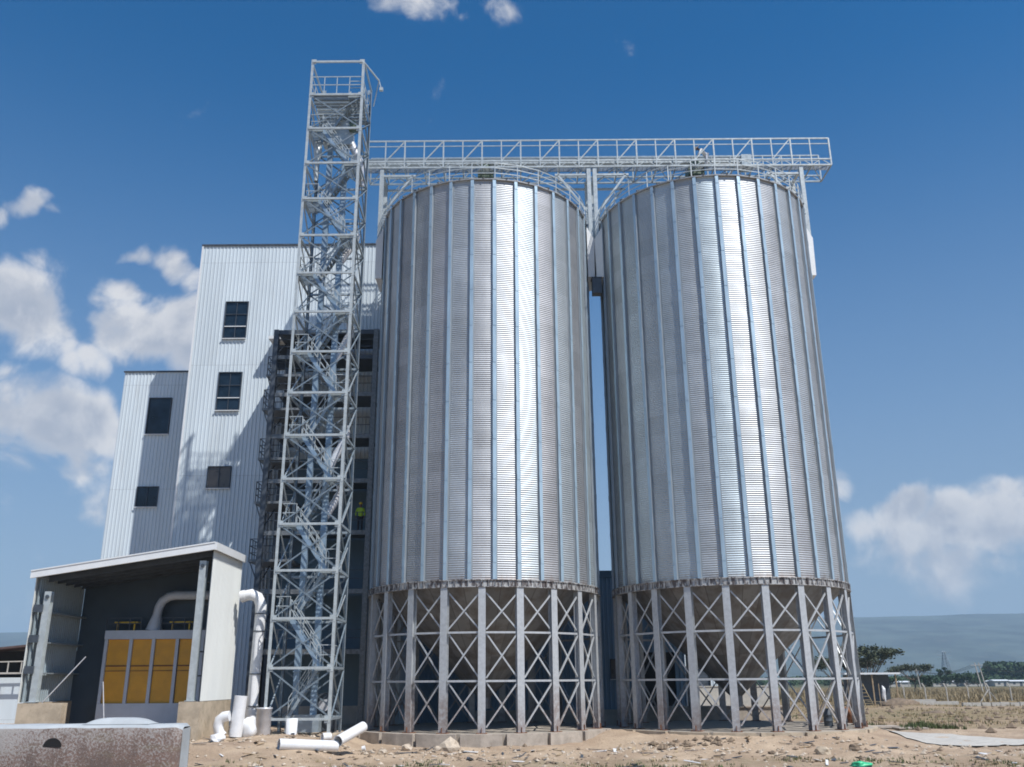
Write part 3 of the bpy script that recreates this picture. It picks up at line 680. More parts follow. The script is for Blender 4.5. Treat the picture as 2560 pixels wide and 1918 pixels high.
window(mb_, -20.44, -18.89, 25.72, 28.47, FY, 2, (.32, .66), )
window(mb_, -20.44, -18.89, 20.41, 23.12, FY, 2, (.32, .66))
window(mb_, -20.56, -19.07, 14.97, 16.39, FY, 2, (), 'glass_tan')
dw = MB().box(-16.6, -11.4, FY + .02, FY + .06, .2, 5.2); dw.build('doorway', 'black', mb_)

an = thing('annex_building', 'lower white metal annex with two windows at the far left of the mill', 'building')
AY = 64.4
clad_obj('wall', 'wall_white', an, (0, AY, 0), 0, -29.03, -22.62, -1, 24.71, .26, .04, [(-26.96, -25.33, 19.92, 22.67), (-27.06, -25.53, 14.54, 15.97)])
clad_obj('side_wall', 'wall_white', an, (-29.03, 0, 0), R(-90), -(AY + 11), -AY, -1, 24.71, .26, .04)
MB().box(-28.98, -22.62, AY + .1, AY + 11, 24.4, 24.66).build('roof', 'wall_white', an)
MB().box(-29.13, -22.62, AY - .10, AY + .05, 24.713, 24.82).build('roof_trim', 'frame_dark', an)
MB().box(-28.8, -22.7, AY + .12, AY + .3, -1, 24.3).build('inner_lining', 'frame_dark', an)
window(an, -26.94, -25.35, 19.94, 22.65, AY, 1, ())
window(an, -27.04, -25.55, 14.56, 15.95, AY, 2, ())

# steel service frame in front of the mill
sf = thing('service_frame', 'dark steel platform frame with balconies between stair tower and mill', 'steel frame')
X0, X1, Y0_, Y1_ = -15.55, -8.95, 56.0, 59.8
for x, y in ((X0, Y0_), (X1, Y0_), (X0, Y1_ - .2), (X1, Y1_ - .2)):
    c_ = MB(); c_.box(x - .16, x + .16, y - .16, y - .14, 0, 24.7).box(x - .16, x + .16, y + .14, y + .16, 0, 24.7).box(x - .012, x + .012, y - .139, y + .139, 0, 24.7)
    c_.build('column', 'frame_dark' if x < -10 else 'galv_dark', sf)
FL = [22.97, 20.4, 17.6, 14.7, 11.45, 7.9, 4.4]
rfm = MB(); rfm.box(X0 - .15, X1 + .15, Y0_ + .2, Y1_, 24.74, 24.80); rfm.box(X0 + .17, X1 - .17, Y0_ - .06, Y0_ + .06, 24.40, 24.70)
rfm.build('roof_deck', 'frame_dark', sf)
for z_ in FL:
    f = MB(); f.box(X0 + .2, X1 - .2, Y0_ + .19, Y1_ - .4, z_ - .04, z_); f.build('floor_deck', 'frame_dark', sf)
    MB().box(X0 + .17, X1 - .17, Y0_ - .07, Y0_ + .07, z_ - .32, z_ - .05).build('edge_beam', 'galv_dark' if z_ < 21 else 'frame_dark', sf)
    r_ = MB(); rail(r_, [(X0 + .2, Y0_ + .1, z_), (X1 - .2, Y0_ + .1, z_)], 1.1, 1.2, .02); r_.build('guard_rail', 'frame_dark', sf)
    b_ = MB(); b_.bar((X0, Y0_, z_), (X0, Y1_ - .3, z_ + 2.3), .06); b_.build('brace', 'frame_dark', sf)
for z_, xl in ((21.7, -16.1), (19.4, -16.2), (16.1, -16.2), (13.3, -16.2), (9.7, -16.3)):
    f = MB(); f.box(xl, X0 + 1.9, Y0_ + .2, Y0_ + 3.2, z_ - .15, z_); o = f.build('balcony', 'galv_dark', sf)
    r_ = MB(); rail(r_, [(X0 + 1.8, Y0_ + .25, z_), (xl + .05, Y0_ + .25, z_), (xl + .05, Y0_ + 3.1, z_)], 1.25, .55, .02, mids=(.33, .66)); r_.build('guard_rail', 'frame_dark', o)
    s_ = MB(); s_.bar((xl + .1, Y0_ + .3, z_ - .16), (X0 - .1, Y0_ + .3, z_ - 1.4), .06); s_.build('bracket', 'frame_dark', o)
MB().box(X0 + .2, X1 - .1, Y1_ - .16, Y1_ - .1, 0, 16.8).build('shade_panel', 'wall_deep', sf)  # added dark sheet, stands in for the deep shade behind the frame
# canopy over the upper door of the mill
MB().box(-16.9, -11.8, FY - 1.2, FY - .05, 25.2, 25.42).build('canopy', 'trim_white', mb_)
MB().box(-16.5, -12.4, FY - .06, FY - .045, 23.3, 25.15).build('upper_opening', 'black', mb_)

# low warehouse seen between the silos
wh = thing('warehouse', 'low blue metal warehouse seen in the gap between the two silos', 'building')
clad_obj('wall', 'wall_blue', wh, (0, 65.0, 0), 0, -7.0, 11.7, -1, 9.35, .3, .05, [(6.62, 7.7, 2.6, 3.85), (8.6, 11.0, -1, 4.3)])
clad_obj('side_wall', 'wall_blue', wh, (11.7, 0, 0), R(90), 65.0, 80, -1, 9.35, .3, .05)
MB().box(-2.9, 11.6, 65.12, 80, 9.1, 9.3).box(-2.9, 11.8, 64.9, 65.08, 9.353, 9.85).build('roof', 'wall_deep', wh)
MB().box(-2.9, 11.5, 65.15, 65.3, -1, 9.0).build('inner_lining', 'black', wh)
window(wh, 6.64, 7.68, 2.62, 3.83, 65.0, 2, (), 'glass_tan')
MB().box(-2.9, 11.6, 64.75, 64.92, -1, .62).build('plinth', 'concrete_pale', wh)
solo(MB().box(-14.6, -7.4, 59.55, 59.8, -1, 1.1), 'plinth_wall', 'concrete_pale', 'low pale concrete wall at the foot of the mill behind the left silo', 'low wall')
solo(MB().box(7.6, 17.8, 63.0, 63.5, -1, .75).box(7.6, 17.8, 62.9, 63.6, .753, .85), 'loading_bund', 'concrete', 'long low grey concrete kerb wall behind the right silo legs', 'low wall')
wt = thing('rear_shed', 'sunlit white metal shed glimpsed behind the right silo legs', 'building')
clad_obj('wall', 'wall_white', wt, (0, 84, 0), 0, 12.5, 20.6, -1, 7.5, .3, .05, [(13.2, 17.4, -1, 3.6)])
clad_obj('side_wall', 'wall_white', wt, (20.6, 0, 0), R(90), 84, 96, -1, 7.5, .3, .05)
MB().box(12.5, 20.6, 84.1, 96, 7.2, 7.45).build('roof', 'wall_white', wt)
MB().box(13.0, 17.6, 84.2, 84.4, -1, 3.7).build('doorway', 'frame_dark', wt)
solo(MB().box(15.2, 21.5, 80.0, 80.25, -1, 1.9).box(15.2, 21.5, 79.95, 80.3, 1.903, 1.98), 'yard_wall', 'concrete_pale', 'pale cream yard wall standing in sun behind the right silo', 'wall')

# ------------------------------------------------------------------ truck shed at the left
sh = thing('intake_shed', 'open fronted white metal intake shed with sloping roof at the left', 'shed')
QX0, QX1, QY0, QY1, PL = -23.09, -14.63, 44.6, 49.45, 1.68
def roof_z(x): return 7.39 + (x - QX0) / (QX1 - QX0) * 1.27
# right wall (faces +X)
def slopeclad(y0, y1, zb_, zt_, pitch): return clad(y0, y1, zb_, zt_, pitch, .03)
slopeclad(QY0, QY1, PL + .02, roof_z(QX1) + .05, .2).build('side_wall', 'wall_shed', sh, (QX1, 0, 0), R(90))
slopeclad(-QY1, -QY0, PL + .02, roof_z(QX0) + .05, .2).build('side_wall', 'wall_shed', sh, (QX0, 0, 0), R(-90))
MB().box(QX1 - .10, QX1 - .07, QY0 + .2, QY1, PL, roof_z(QX1) - .1).build('inner_side', 'wall_deep', sh)  # dark colour carries the shade on this inner wall
clad(QY0 + .05, QY1, PL + .02, roof_z(QX0), .2, .03).build('inner_side', 'shed_inner_shade', sh, (QX0 + .14, 0, 0), R(90))
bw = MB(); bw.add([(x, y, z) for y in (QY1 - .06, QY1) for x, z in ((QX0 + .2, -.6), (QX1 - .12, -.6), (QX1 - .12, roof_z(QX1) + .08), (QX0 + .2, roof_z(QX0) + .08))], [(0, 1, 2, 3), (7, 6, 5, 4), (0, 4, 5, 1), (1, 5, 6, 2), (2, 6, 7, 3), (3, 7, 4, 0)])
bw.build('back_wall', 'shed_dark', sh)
rf = MB(); x0, x1 = QX0 - .2, QX1 + .12
def slab(mb, y0, y1, za, zb_): # sloped slab; za/zb offsets below/above the roof line
    vs = [(x, y, roof_z(x) + zz) for zz in (za, zb_) for x, y in ((x0, y0), (x1, y0), (x1, y1), (x0, y1))]
    mb.add(vs, [(0, 3, 2, 1), (4, 5, 6, 7), (0, 1, 5, 4), (1, 2, 6, 5), (2, 3, 7, 6), (3, 0, 4, 7)])
slab(rf, QY0 - .12, QY1, .12, .2); rf.build('roof', 'shed_dark', sh)
fa = MB(); slab(fa, QY0 - .25, QY0 - .123, .0, .36); fa.build('fascia', 'trim_white', sh)
fa = MB(); slab(fa, QY0 - .28, QY0 - .253, .32, .38); fa.build('gutter_lip', 'trim_white', sh)
MB().box(QX1 + .123, QX1 + .2, QY0 - .25, QY1, roof_z(QX1) + .0, roof_z(QX1) + .37).build('fascia', 'trim_white', sh)
for k in range(5):
    yy = QY0 + .6 + k * .9; p = MB(); vs = [(x, y, roof_z(x) + z_) for z_ in (-.18, .1) for x, y in ((x0 + .5, yy), (x1 - .3, yy), (x1 - .3, yy + .08), (x0 + .5, yy + .08))]
    p.add(vs, [(0, 3, 2, 1), (4, 5, 6, 7), (0, 1, 5, 4), (1, 2, 6, 5), (2, 3, 7, 6), (3, 0, 4, 7)]); p.build('purlin', 'frame_dark', sh)
for x, tz_ in ((QX0 + .61, 6.76), (QX1 - .50, 8.18)):
    c_ = MB(); y = QY0 + .25; c_.box(x - .16, x + .16, y - .16, y - .135, .0, tz_).box(x - .16, x + .16, y + .135, y + .16, .0, tz_).box(x - .012, x + .012, y - .134, y + .134, 0, tz_)
    c_.box(x - .23, x + .23, y - .23, y + .23, PL + .02, PL + .05); o = c_.build('column', 'steel_white', sh)
    MB().tube([(x, y - .161, tz_ - .25), (x, y - .22, tz_ - .25)], .09, 12).build('bolt_plate', 'frame_dark', o)
for z_ in (2.97, 4.38, 5.79):
    MB().box(QX0 + .2, QX0 + .5, QY0 + .46, QY1 - .1, z_, z_ + .06).build('wall_girt', 'steel_cool', sh)
    MB().box(QX0 + .05, QX0 + .5, QY0 + .0, QY0 + .06, z_ - .0, z_ + .35).build('wall_girt', 'frame_dark', sh)
for z_ in (2.8, 3.9, 5.0, 6.1, 7.2): MB().box(QX1 - .42, QX1 - .12, QY0 + .43, QY1 - .1, z_, z_ + .06).build('wall_girt', 'frame_dark', sh)
pl = MB(); pl.box(QX0, QX0 + 2.1, QY0, QY0 + .5, -1.2, PL - .02).box(QX0, QX0 + .3, QY0 + .503, QY1, -1.2, PL)
pl.build('plinth', 'concrete_warm', sh)
pl = MB(); pl.box(QX1 - .96, QX1 + .05, QY0 - .02, QY0 + .5, -1.2, PL).box(QX1 - .28, QX1 + .03, QY0 + .503, QY1, -1.2, PL - .004); pl.build('plinth', 'concrete_warm', sh)
# dust hood with amber curtains, inside the shed
dh = thing('dust_hood', 'pale steel dust hood with amber curtain panels inside the intake shed', 'dust hood')
hy = 48.5
for xa, xb_ in ((-20.91, -19.82), (-19.63, -18.64), (-18.47, -17.45), (-17.23, -16.12), (-15.96, -15.06)):
    c_ = MB(); c_.box(xa, xb_, hy + .05, hy + .08, 1.55, 4.67); o = c_.build('curtain', 'door_amber', dh)
    MB().box(xa, xb_, hy + .02, hy + .047, 3.33, 3.39).box(xa, xb_, hy + .02, hy + .047, 3.10, 3.13).build('seam', 'rust', o)
fm = MB()
for x in (-21.0, -19.72, -18.56, -17.34, -16.04): fm.box(x - .08, x + .08, hy - .05, hy + .15, 1.553, 4.677)
fm.build('mullion', 'door_frame', dh)
MB().box(-21.08, -14.95, hy - .12, hy + .85, 4.68, 5.11).build('top_beam', 'door_frame', dh)
MB().box(-21.08, -14.95, hy - .06, hy + .2, -.5, 1.55).build('base_panel', 'door_frame', dh)
for x in (-20.45, -17.6): MB().box(x - .3, x + .9, hy + .1, hy + .6, 5.48, 5.56).box(x - .12, x - .06, hy + .0, hy + .09, 5.113, 5.56).box(x + .75, x + .81, hy, hy + .09, 5.113, 5.56).build('fan_guard', 'yellow', dh)
for x in (-20.45, -17.6):
    r_ = MB(); rail(r_, [(x - .65, hy - .05, 5.12), (x + 1.15, hy - .05, 5.12)], .62, .6, .02); r_.build('guard_rail', 'frame_dark', dh)
dp = MB(); pts = [(-18.75, hy + .3, 5.12), (-18.66, hy + .3, 5.9), (-18.6, hy + .3, 6.3), (-18.45, hy + .3, 6.62), (-18.15, hy + .3, 6.83), (-17.8, hy + .3, 6.9), (-14.9, hy + .3, 6.9)]
dp.tube(pts, .23, 16, rs=[.42, .23, .23, .23, .23, .23, .23]); solo(dp, 'exhaust_pipe', 'door_frame', 'pale elbow pipe rising from the dust hood inside the shed', 'pipe')
for k, (a, b_, lab) in enumerate((((-22.3, 45.3, 1.66), (-20.7, 45.7, 3.75), 'thin bare pole leaning across the sunlit corner of the shed'), ((-19.6, 46.4, -.1), (-20.1, 46.6, 2.6), 'thin pole leaning in the dark middle of the shed'))):
    solo(MB().tube([a, b_], .028, 8), 'pole', 'duct', lab, 'pole', group='loose poles in the shed')

# ducts between shed and tower
d1 = MB(); pts = [(-18.1, 59.6, 23.), (-18.15, 59.6, 12), (-18.15, 59.6, 8.7)]
solo(MB().tube([(-16.35, 59.5, 20.2), (-16.35, 59.5, 16), (-16.3, 59.5, 8.6), (-16.3, 59.5, .0)], .23, 14), 'downpipe', 'duct', 'tall grey round duct running down the mill wall behind the shed', 'duct')
fd = thing('flexible_duct', 'fat white ribbed duct with elbow standing beside the shed wall', 'duct')
px, py = -13.2, 48.55
MB().tube([(px - .84, py, 6.83), (px - .53, py, 6.89), (px - .18, py, 6.74), (px + .0, py, 6.38), (px + .02, py, 5.9)], .28, 16, rs=[.28, .30, .28, .30, .28]).build('elbow', 'pvc_white', fd)
MB().tube([(px - 1.07, py, 6.78), (px - .84, py, 6.83)], .31, 14).build('end_cap', 'pvc_white', fd)
s_ = MB(); s_.tube([(px + .02, py, 5.9), (px - .05, py, 1.3)], .28, 16); o = s_.build('pipe', 'pvc_white', fd)
for z_ in (5.88, 5.0, 2.9, 1.35): MB().tube([(px, py, z_), (px, py, z_ + .05)], .31, 16).build('band', 'frame_dark', o)
MB().tube([(px - .05, py, 1.28), (px - .05, py, .9), (px - .15, py, .5), (px - .35, py - .1, .2), (px - .6, py - .1, .0)], .29, 16, rs=[.29, .31, .29, .31, .29]).build('elbow', 'pvc_white', fd)
solo(MB().tube([at_px(588, 1842, 45.6), at_px(603, 1740, 45.6)], .30, 20), 'upright_pipe', 'pvc_white', 'fat smooth white pipe section standing upright at the shed corner', 'pipe')
def crumple(loc, r, name, mat, lab, cat, seed, squash=.9, group=None, sub=3, amp=.35):
    bm_v = []; import bmesh
    bm = bmesh.new(); bmesh.ops.create_icosphere(bm, subdivisions=sub, radius=1.)
    for v in bm.verts:
        d = v.co.normalized(); k = 1 + amp * mnoise.noise(d * 1.3 + Vector((seed, 0, 0))) + amp * .5 * mnoise.noise(d * 3.1 + Vector((seed, 3, 0)))
        v.co = Vector((d.x * r[0], d.y * r[1], d.z * r[2])) * k
    me = bpy.data.meshes.new(name); bm.to_mesh(me); bm.free(); me.materials.append(M[mat])
    me.polygons.foreach_set('use_smooth', [sub > 2] * len(me.polygons))
    o = bpy.data.objects.new(name, me); COL.objects.link(o); o.location = loc; o.rotation_euler = (0, 0, seed)
    if lab: o['label'] = lab; o['category'] = cat
    if group: o['group'] = group
    return o
crumple(tuple(at_px(622, 1822, 46.0)), (.40, .38, .6), 'sack', 'pvc_white', 'bulging pale sack slumped between the upright pipe and the tower', 'sack', 2.2, amp=.25)
solo(MB().tube([at_px(x, y, 45.3) for x, y in ((574, 1790), (560, 1792), (549, 1800), (545, 1815), (548, 1832), (556, 1842))], .24, 14), 'pipe_elbow', 'pvc_white', 'curved white pipe elbow lying against the shed plinth', 'pipe')
crumple(tuple(at_px(545, 1846, 44.2)), (.5, .35, .22), 'plastic_sheet', 'pvc_white', 'crumpled white plastic sheet on the dirt by the shed plinth', 'sheet', 5.1, sub=2)
# pipe offcuts on the ground in front of the tower
def hollow(a, b_, r, name, lab, group='white pipe offcuts on the ground'):
    a = Vector(a); b_ = Vector(b_); d = (b_ - a).normalized(); th = MB(); th.tube([a, b_], r, 24, cap=False)
    th.tube([b_ - d * .001, a + d * .001], r * .9, 24, cap=False)
    u = d.cross(Vector((0, 0, 1))).normalized(); w_ = d.cross(u)
    for p in (a, b_):
        k = len(th.v); ring = [p + (u * math.cos(q) + w_ * math.sin(q)) * rr for rr in (r, r * .9) for q in [2 * math.pi * j / 24 for j in range(24)]]
        th.add(ring, [(j, (j + 1) % 24, 24 + (j + 1) % 24, 24 + j) for j in range(24)])
    return solo(th, name, 'pvc_white', lab, 'pipe', group=group)
hollow(at_px(697, 1861, 41.8), at_px(843, 1866, 43.1), .235, 'pipe_offcut', 'short white pipe offcut lying flat with its dark mouth to the left')
hollow(at_px(845, 1853, 42.9), at_px(908, 1817, 44.6), .235, 'pipe_offcut', 'longer white pipe offcut propped up at a slant by the left silo')
hollow(at_px(806, 1843, 44.6), at_px(826, 1842, 44.8), .18, 'pipe_offcut', 'stubby white pipe offcut behind the two longer ones')
solo(MB().lathe([(.02, .95), (.27, .95), (.25, -.3)], 18, c=(0, 0)), 'pipe_stub', 'pvc_white', 'white tapered pipe stub standing under the front edge of the tower', 'pipe', at_px(727, 1850, 45.4) + Vector((0, 0, 0)))
solo(MB().tube([at_px(905, 1872, 44.6), at_px(913, 1870, 44.6)], .11, 14), 'pipe_ring', 'pvc_white', 'small pinkish white pipe end lying beside the silo foundation', 'pipe')
# machinery at the tower base
fan = thing('blower', 'dark blower with round bright inlet at the base of the tower', 'blower', (-10.0, 50.9, 0))
MB().tube([(0, -.3, 1.35), (0, .3, 1.35)], .62, 20).build('casing', 'frame_dark', fan)
MB().tube([(0, -.42, 1.35), (0, -.303, 1.35)], .30, 18).build('inlet', 'duct', fan)
MB().box(-.6, .6, -.3, .3, 0, .72).build('stand', 'frame_dark', fan)
crumple((-13.5, 50.6, .35), (.32, .3, .3), 'yellow_bag', 'yellow', 'small yellow bag beside the tower footing', 'bag', 1.2, sub=3, amp=.2)
solo(MB().box(-12.6, -9.0, 48.4, 50.8, -1.2, .02), 'tower_footing', 'concrete_warm', 'rough concrete slab under the stair tower', 'footing')
for (x, y) in ((17.4, 53.6), (18.1, 53.3)):
    th = thing('barrel', 'dark upright drum on the slab under the right silo, ' + ('left of its pair' if x < 17.8 else 'right of its pair'), 'drum', (x, y, 0), 0, 'pair of dark drums')
    MB().lathe([(.02, .92), (.22, .92), (.24, .9), (.24, .6), (.255, .58), (.24, .56), (.24, .3), (.255, .28), (.24, .26), (.24, 0.)], 18).build('drum', 'frame_dark', th)
crumple((20.6, 59.6, .3), (.55, .4, .55), 'scrap_heap', 'rust', 'small heap of dark rusty machine scrap behind the right silo legs', 'scrap', 4.4, sub=3, amp=.7)

# ------------------------------------------------------------------ near block at lower left
bk = thing('weathered_block', 'long weathered white and rust brown block across the lower left corner', 'block', (0, 0, 0))
by = 16.0
A0, B0 = at_px(-260, 1816, by), at_px(452, 1814, by)
blk = MB(); n = 60
tp = A0.z; x0, x1 = A0.x, B0.x
prof = [(0, -3.), (0, -.10), (.03, -.03), (.10, 0), (.85, 0), (.95, -.05), (.98, -3.)]
front = MB(); topm = MB()
def sweep(mb, pr):
    vs = []; k = len(pr)
    for i in range(n + 1):
        x = x0 + (x1 - x0) * i / n; e = max(0, (x - (x1 - .10)) / .10)
        for y, z in pr:
            wv = .02 * mnoise.noise(Vector((x * 2.1, z * 2, y)))
            vs.append((x, by + y + wv + .10 * e * e * (1 if y < .3 else -1), tp + z + wv * .7 - .05 * e * e))
    mb.add(vs, [(i * k + j, (i + 1) * k + j, (i + 1) * k + j + 1, i * k + j + 1) for i in range(n) for j in range(k - 1)], True)
sweep(front, [(0, -3.), (0, -.6), (0, -.10), (.012, -.05)]); front.build('front_face', 'block_face', bk)
sweep(topm, [(.012, -.05), (.05, -.015), (.10, 0), (.3, .0), (.55, 0), (.62, -.05), (.65, -3.)]); topm.build('painted_top', 'chalk_paint', bk)
e_ = MB(); e_.add([(x1, by + .10, tp - 3), (x1, by + .58, tp - 3), (x1, by + .50, tp - .06), (x1, by + .12, tp - .08)], [(0, 1, 2, 3)])
e_.build('painted_end', 'chalk_paint', bk)
hp = at_px(130, 1868, by - .004)
hl = MB(); hl.add([(hp.x + .155 * math.cos(q) , by - .006, hp.z + .14 * max(0, math.sin(q)) - (0 if 0 < q < math.pi else .0)) for q in [math.pi * j / 12 for j in range(13)]], [tuple(range(13))[::-1]])
hl.build('lifting_hole', 'black', bk)
md = MB(); c0 = at_px(310, 1812, by + .45); mv = []
for i in range(25):
    for j in range(9):
        u, v_ = i / 24 * 2 - 1, j / 8 * 2 - 1; hgt = .10 * max(0, 1 - u ** 4) * max(0, 1 - v_ ** 4); mv.append((c0.x + u * .55, by + .32 + v_ * .24, tp + .002 + hgt))
md.add(mv, [(i * 9 + j, (i + 1) * 9 + j, (i + 1) * 9 + j + 1, i * 9 + j + 1) for i in range(24) for j in range(8)], True)
md.build('dome_lid', 'chalk_paint', bk)

# ------------------------------------------------------------------ neighbouring sheds far left
nb = thing('neighbour_shed', 'small white walled shed with dark truss roof past the intake shed', 'shed')
a = at_px(15, 1655, 72); b2 = at_px(62, 1645, 72)
MB().box(-42.5, -34.5, 72, 72.3, -1, 3.0).build('wall', 'wall_white', nb)
MB().box(-52, -42.6, 73, 73.3, -1, 2.6).build('stone_wall', 'rock', nb)
vs = [(-52, 71, 4.0), (-34, 71, 5.6), (-34, 79, 5.8), (-52, 79, 4.2)]; q = MB(); q.add(vs + [(x, y, z - .15) for x, y, z in vs], [(0, 1, 2, 3), (7, 6, 5, 4), (0, 4, 5, 1), (1, 5, 6, 2), (2, 6, 7, 3), (3, 7, 4, 0)]); q.build('roof', 'roof_rust', nb)
tr = MB(); tr.bar((-52, 71.2, 3.3), (-34, 71.2, 3.3), .12); tr.bar((-52, 71.2, 3.9), (-34, 71.2, 4.2), .08)
for i in range(19): tr.bar((-52 + i, 71.2, 3.3), (-52 + i, 71.2, 3.9 + i * .015), .07)
tr.build('truss', 'concrete_pale', nb)
MB().box(-51.5, -34.5, 74.5, 74.8, -1, 5.).build('back_wall', 'black', nb)

# ------------------------------------------------------------------ stones, debris, weeds
def stone(x, y, s, seed, lab, mat='rock', group='loose rocks on the dirt'):
    o = crumple((x, y, gz(x, y) + s * .3), (s, s * .8, s * .62), 'rock', mat, lab, 'rock', seed, sub=2, amp=.5, group=group)
    return o
p = at_px(1125, 1868, 46.6); stone(p.x, 46.6, .62, 1.1, 'largest pale rock, in front of the left silo foundation')
p = at_px(1018, 1868, 46.8); stone(p.x, 46.8, .33, 2.3, 'upright pale rock left of the largest one')
p = at_px(1093, 1875, 46.3); stone(p.x, 46.3, .24, 3.1, 'small pale rock touching the left foot of the largest one')
p = at_px(958, 1885, 45.0); stone(p.x, 45.0, .26, 4.7, 'pale rock nearest the slanted pipe offcut')
p = at_px(2058, 1877, 43.5); stone(p.x, 43.5, .34, 6.2, 'flat topped brown rock in front of the right silo', 'concrete_warm')
p = at_px(2138, 1872, 44.0); stone(p.x, 44.0, .30, 7.9, 'dark flat rock at the outer corner of the right foundation', 'rock_dark')
p = at_px(1930, 1873, 43.8); stone(p.x, 43.8, .20, 8.8, 'small brown rock below the middle of the right silo', 'rock_dark')
rs = MB()
def small_rocks(name, n, reg, smin, smax, mat, seed):
    """rubble nobody could count, one mesh"""
    rnd = random.Random(seed); mb = MB()
    for _ in range(n):
        x = rnd.uniform(reg[0], reg[1]); y = rnd.uniform(reg[2], reg[3]); s = smin + (smax - smin) * rnd.random() ** 3
        z = gz(x, y) + s * .15; a = rnd.random() * 6.3
        vs = [(x + s * q[0] * rnd.uniform(.6, 1.2), y + s * q[1] * rnd.uniform(.6, 1.2), z + s * q[2] * rnd.uniform(.4, .9)) for q in ((1, 0, 0), (.2, 1, 0), (-1, .1, 0), (0, -1, 0), (.1, .1, 1), (0, 0, -1))]
        mb.add(vs, [(0, 1, 4), (1, 2, 4), (2, 3, 4), (3, 0, 4), (1, 0, 5), (2, 1, 5), (3, 2, 5), (0, 3, 5)])
    return mb.build(name, mat, kind='stuff')
small_rocks('gravel', 2600, (-24, 34, 36, 48), .02, .15, 'rock', 3)
small_rocks('rubble', 900, (-24, 34, 36, 48), .03, .17, 'rock_dark', 5)
small_rocks('rubble', 90, (6.5, 10.5, 46.3, 47.6), .05, .26, 'rock_dark', 6)
small_rocks('rubble', 70, (5.0, 7.6, 46.0, 48.4), .04, .16, 'rock', 8)
small_rocks('rubble', 420, (24, 60, 60, 110), .06, .45, 'rock_dark', 9)
def weeds(name, n, reg, h0, h1, mat, seed, clump=.5, thr=0.0, kind='stuff'):
    rnd = random.Random(seed); mb = MB()
    for _ in range(n):
        x = rnd.uniform(reg[0], reg[1]); y = rnd.uniform(reg[2], reg[3])
        if mnoise.noise(Vector((x * clump, y * clump, seed))) < thr: continue
        z = gz(x, y)
        for _b in range(5):
            a = rnd.random() * 6.28; hh = rnd.uniform(h0, h1); l = rnd.uniform(.1, .6) * hh; w_ = .02 + hh * .05
            dx, dy = math.cos(a), math.sin(a); ox, oy = rnd.uniform(-.1, .1), rnd.uniform(-.1, .1)
            mb.add([(x + ox - dy * w_, y + oy + dx * w_, z - .02), (x + ox + dy * w_, y + oy - dx * w_, z - .02), (x + ox + dx * l, y + oy + dy * l, z + hh)], [(0, 1, 2)])
    return mb.build(name, mat, kind=kind)
def litter(n, seed):
    rnd = random.Random(seed); mb = MB()
    for _ in range(n):
        x = rnd.uniform(-16, 30); y = rnd.uniform(38, 47.5); a = rnd.random() * 6.3; l = rnd.uniform(.08, .4); w_ = rnd.uniform(.02, .09); z = gz(x, y) + .03
        u = Vector((math.cos(a), math.sin(a), rnd.uniform(-.1, .25))) * l; v_ = Vector((-math.sin(a), math.cos(a), .1)) * w_; p = Vector((x, y, z)); h_ = Vector((0, 0, .02))
        mb.add([p - u - v_, p + u - v_, p + u + v_, p - u + v_, p - u - v_ + h_, p + u - v_ + h_, p + u + v_ + h_, p - u + v_ + h_], [(0, 3, 2, 1), (4, 5, 6, 7), (0, 1, 5, 4), (1, 2, 6, 5), (2, 3, 7, 6), (3, 0, 4, 7)])
    return mb
litter(130, 31).build('litter', 'frame_dark', kind='stuff'); litter(110, 32).build('litter', 'wood', kind='stuff'); litter(50, 33).build('litter', 'pvc_white', kind='stuff')
weeds('grass', 2600, (-12, 30, 35.5, 41.2), .04, .16, 'weed', 21, .35, .08)
weeds('dry_grass', 2000, (-14, 34, 35.5, 41), .04, .15, 'straw', 22, .5, .1)
weeds('dry_grass', 7000, (22, 85, 66, 128), .08, .30, 'straw', 23, .12, .02)
weeds('grass', 1300, (22, 75, 58, 112), .1, .25, 'weed', 24, .10, .25)
weeds('weeds', 330, (24, 29, 62, 68), .15, .45, 'weed', 25, .4, 0)
weeds('dry_grass', 9000, (40, 190, 128, 240), .4, 1.2, 'straw', 26, .05, -.2)
weeds('scrub', 1500, (40, 200, 126, 240), .4, 1.3, 'leaf_acacia', 27, .05, .1)
p = at_px(2150, 1909, 39.5)
crumple((p.x, p.y, gz(p.x, p.y) + .08), (.42, .3, .12), 'plastic_bag', 'plastic_green', 'bright green plastic bag on the ground at the bottom edge', 'bag', 3.3, sub=3, amp=.6)
for k, (x, y, l, az, lab) in enumerate(((640, 1893, .5, .3, 'dark stick on the dirt below the tower'), (1540, 1846, .7, 1.0, 'short stake leaning at the corner of the left foundation'), (2000, 1880, .9, .1, 'thin dry stick on the dirt below the right silo'))):
    p = at_px(x, y, 45.0 if k else 42.5); z_ = gz(p.x, p.y) + .04
    solo(MB().tube([(p.x, p.y, z_), (p.x + l * math.cos(az) * .6, p.y + .1, z_ + l * math.sin(az) * .5)], .035, 6), 'stick', 'wood', lab, 'stick', group='loose sticks')

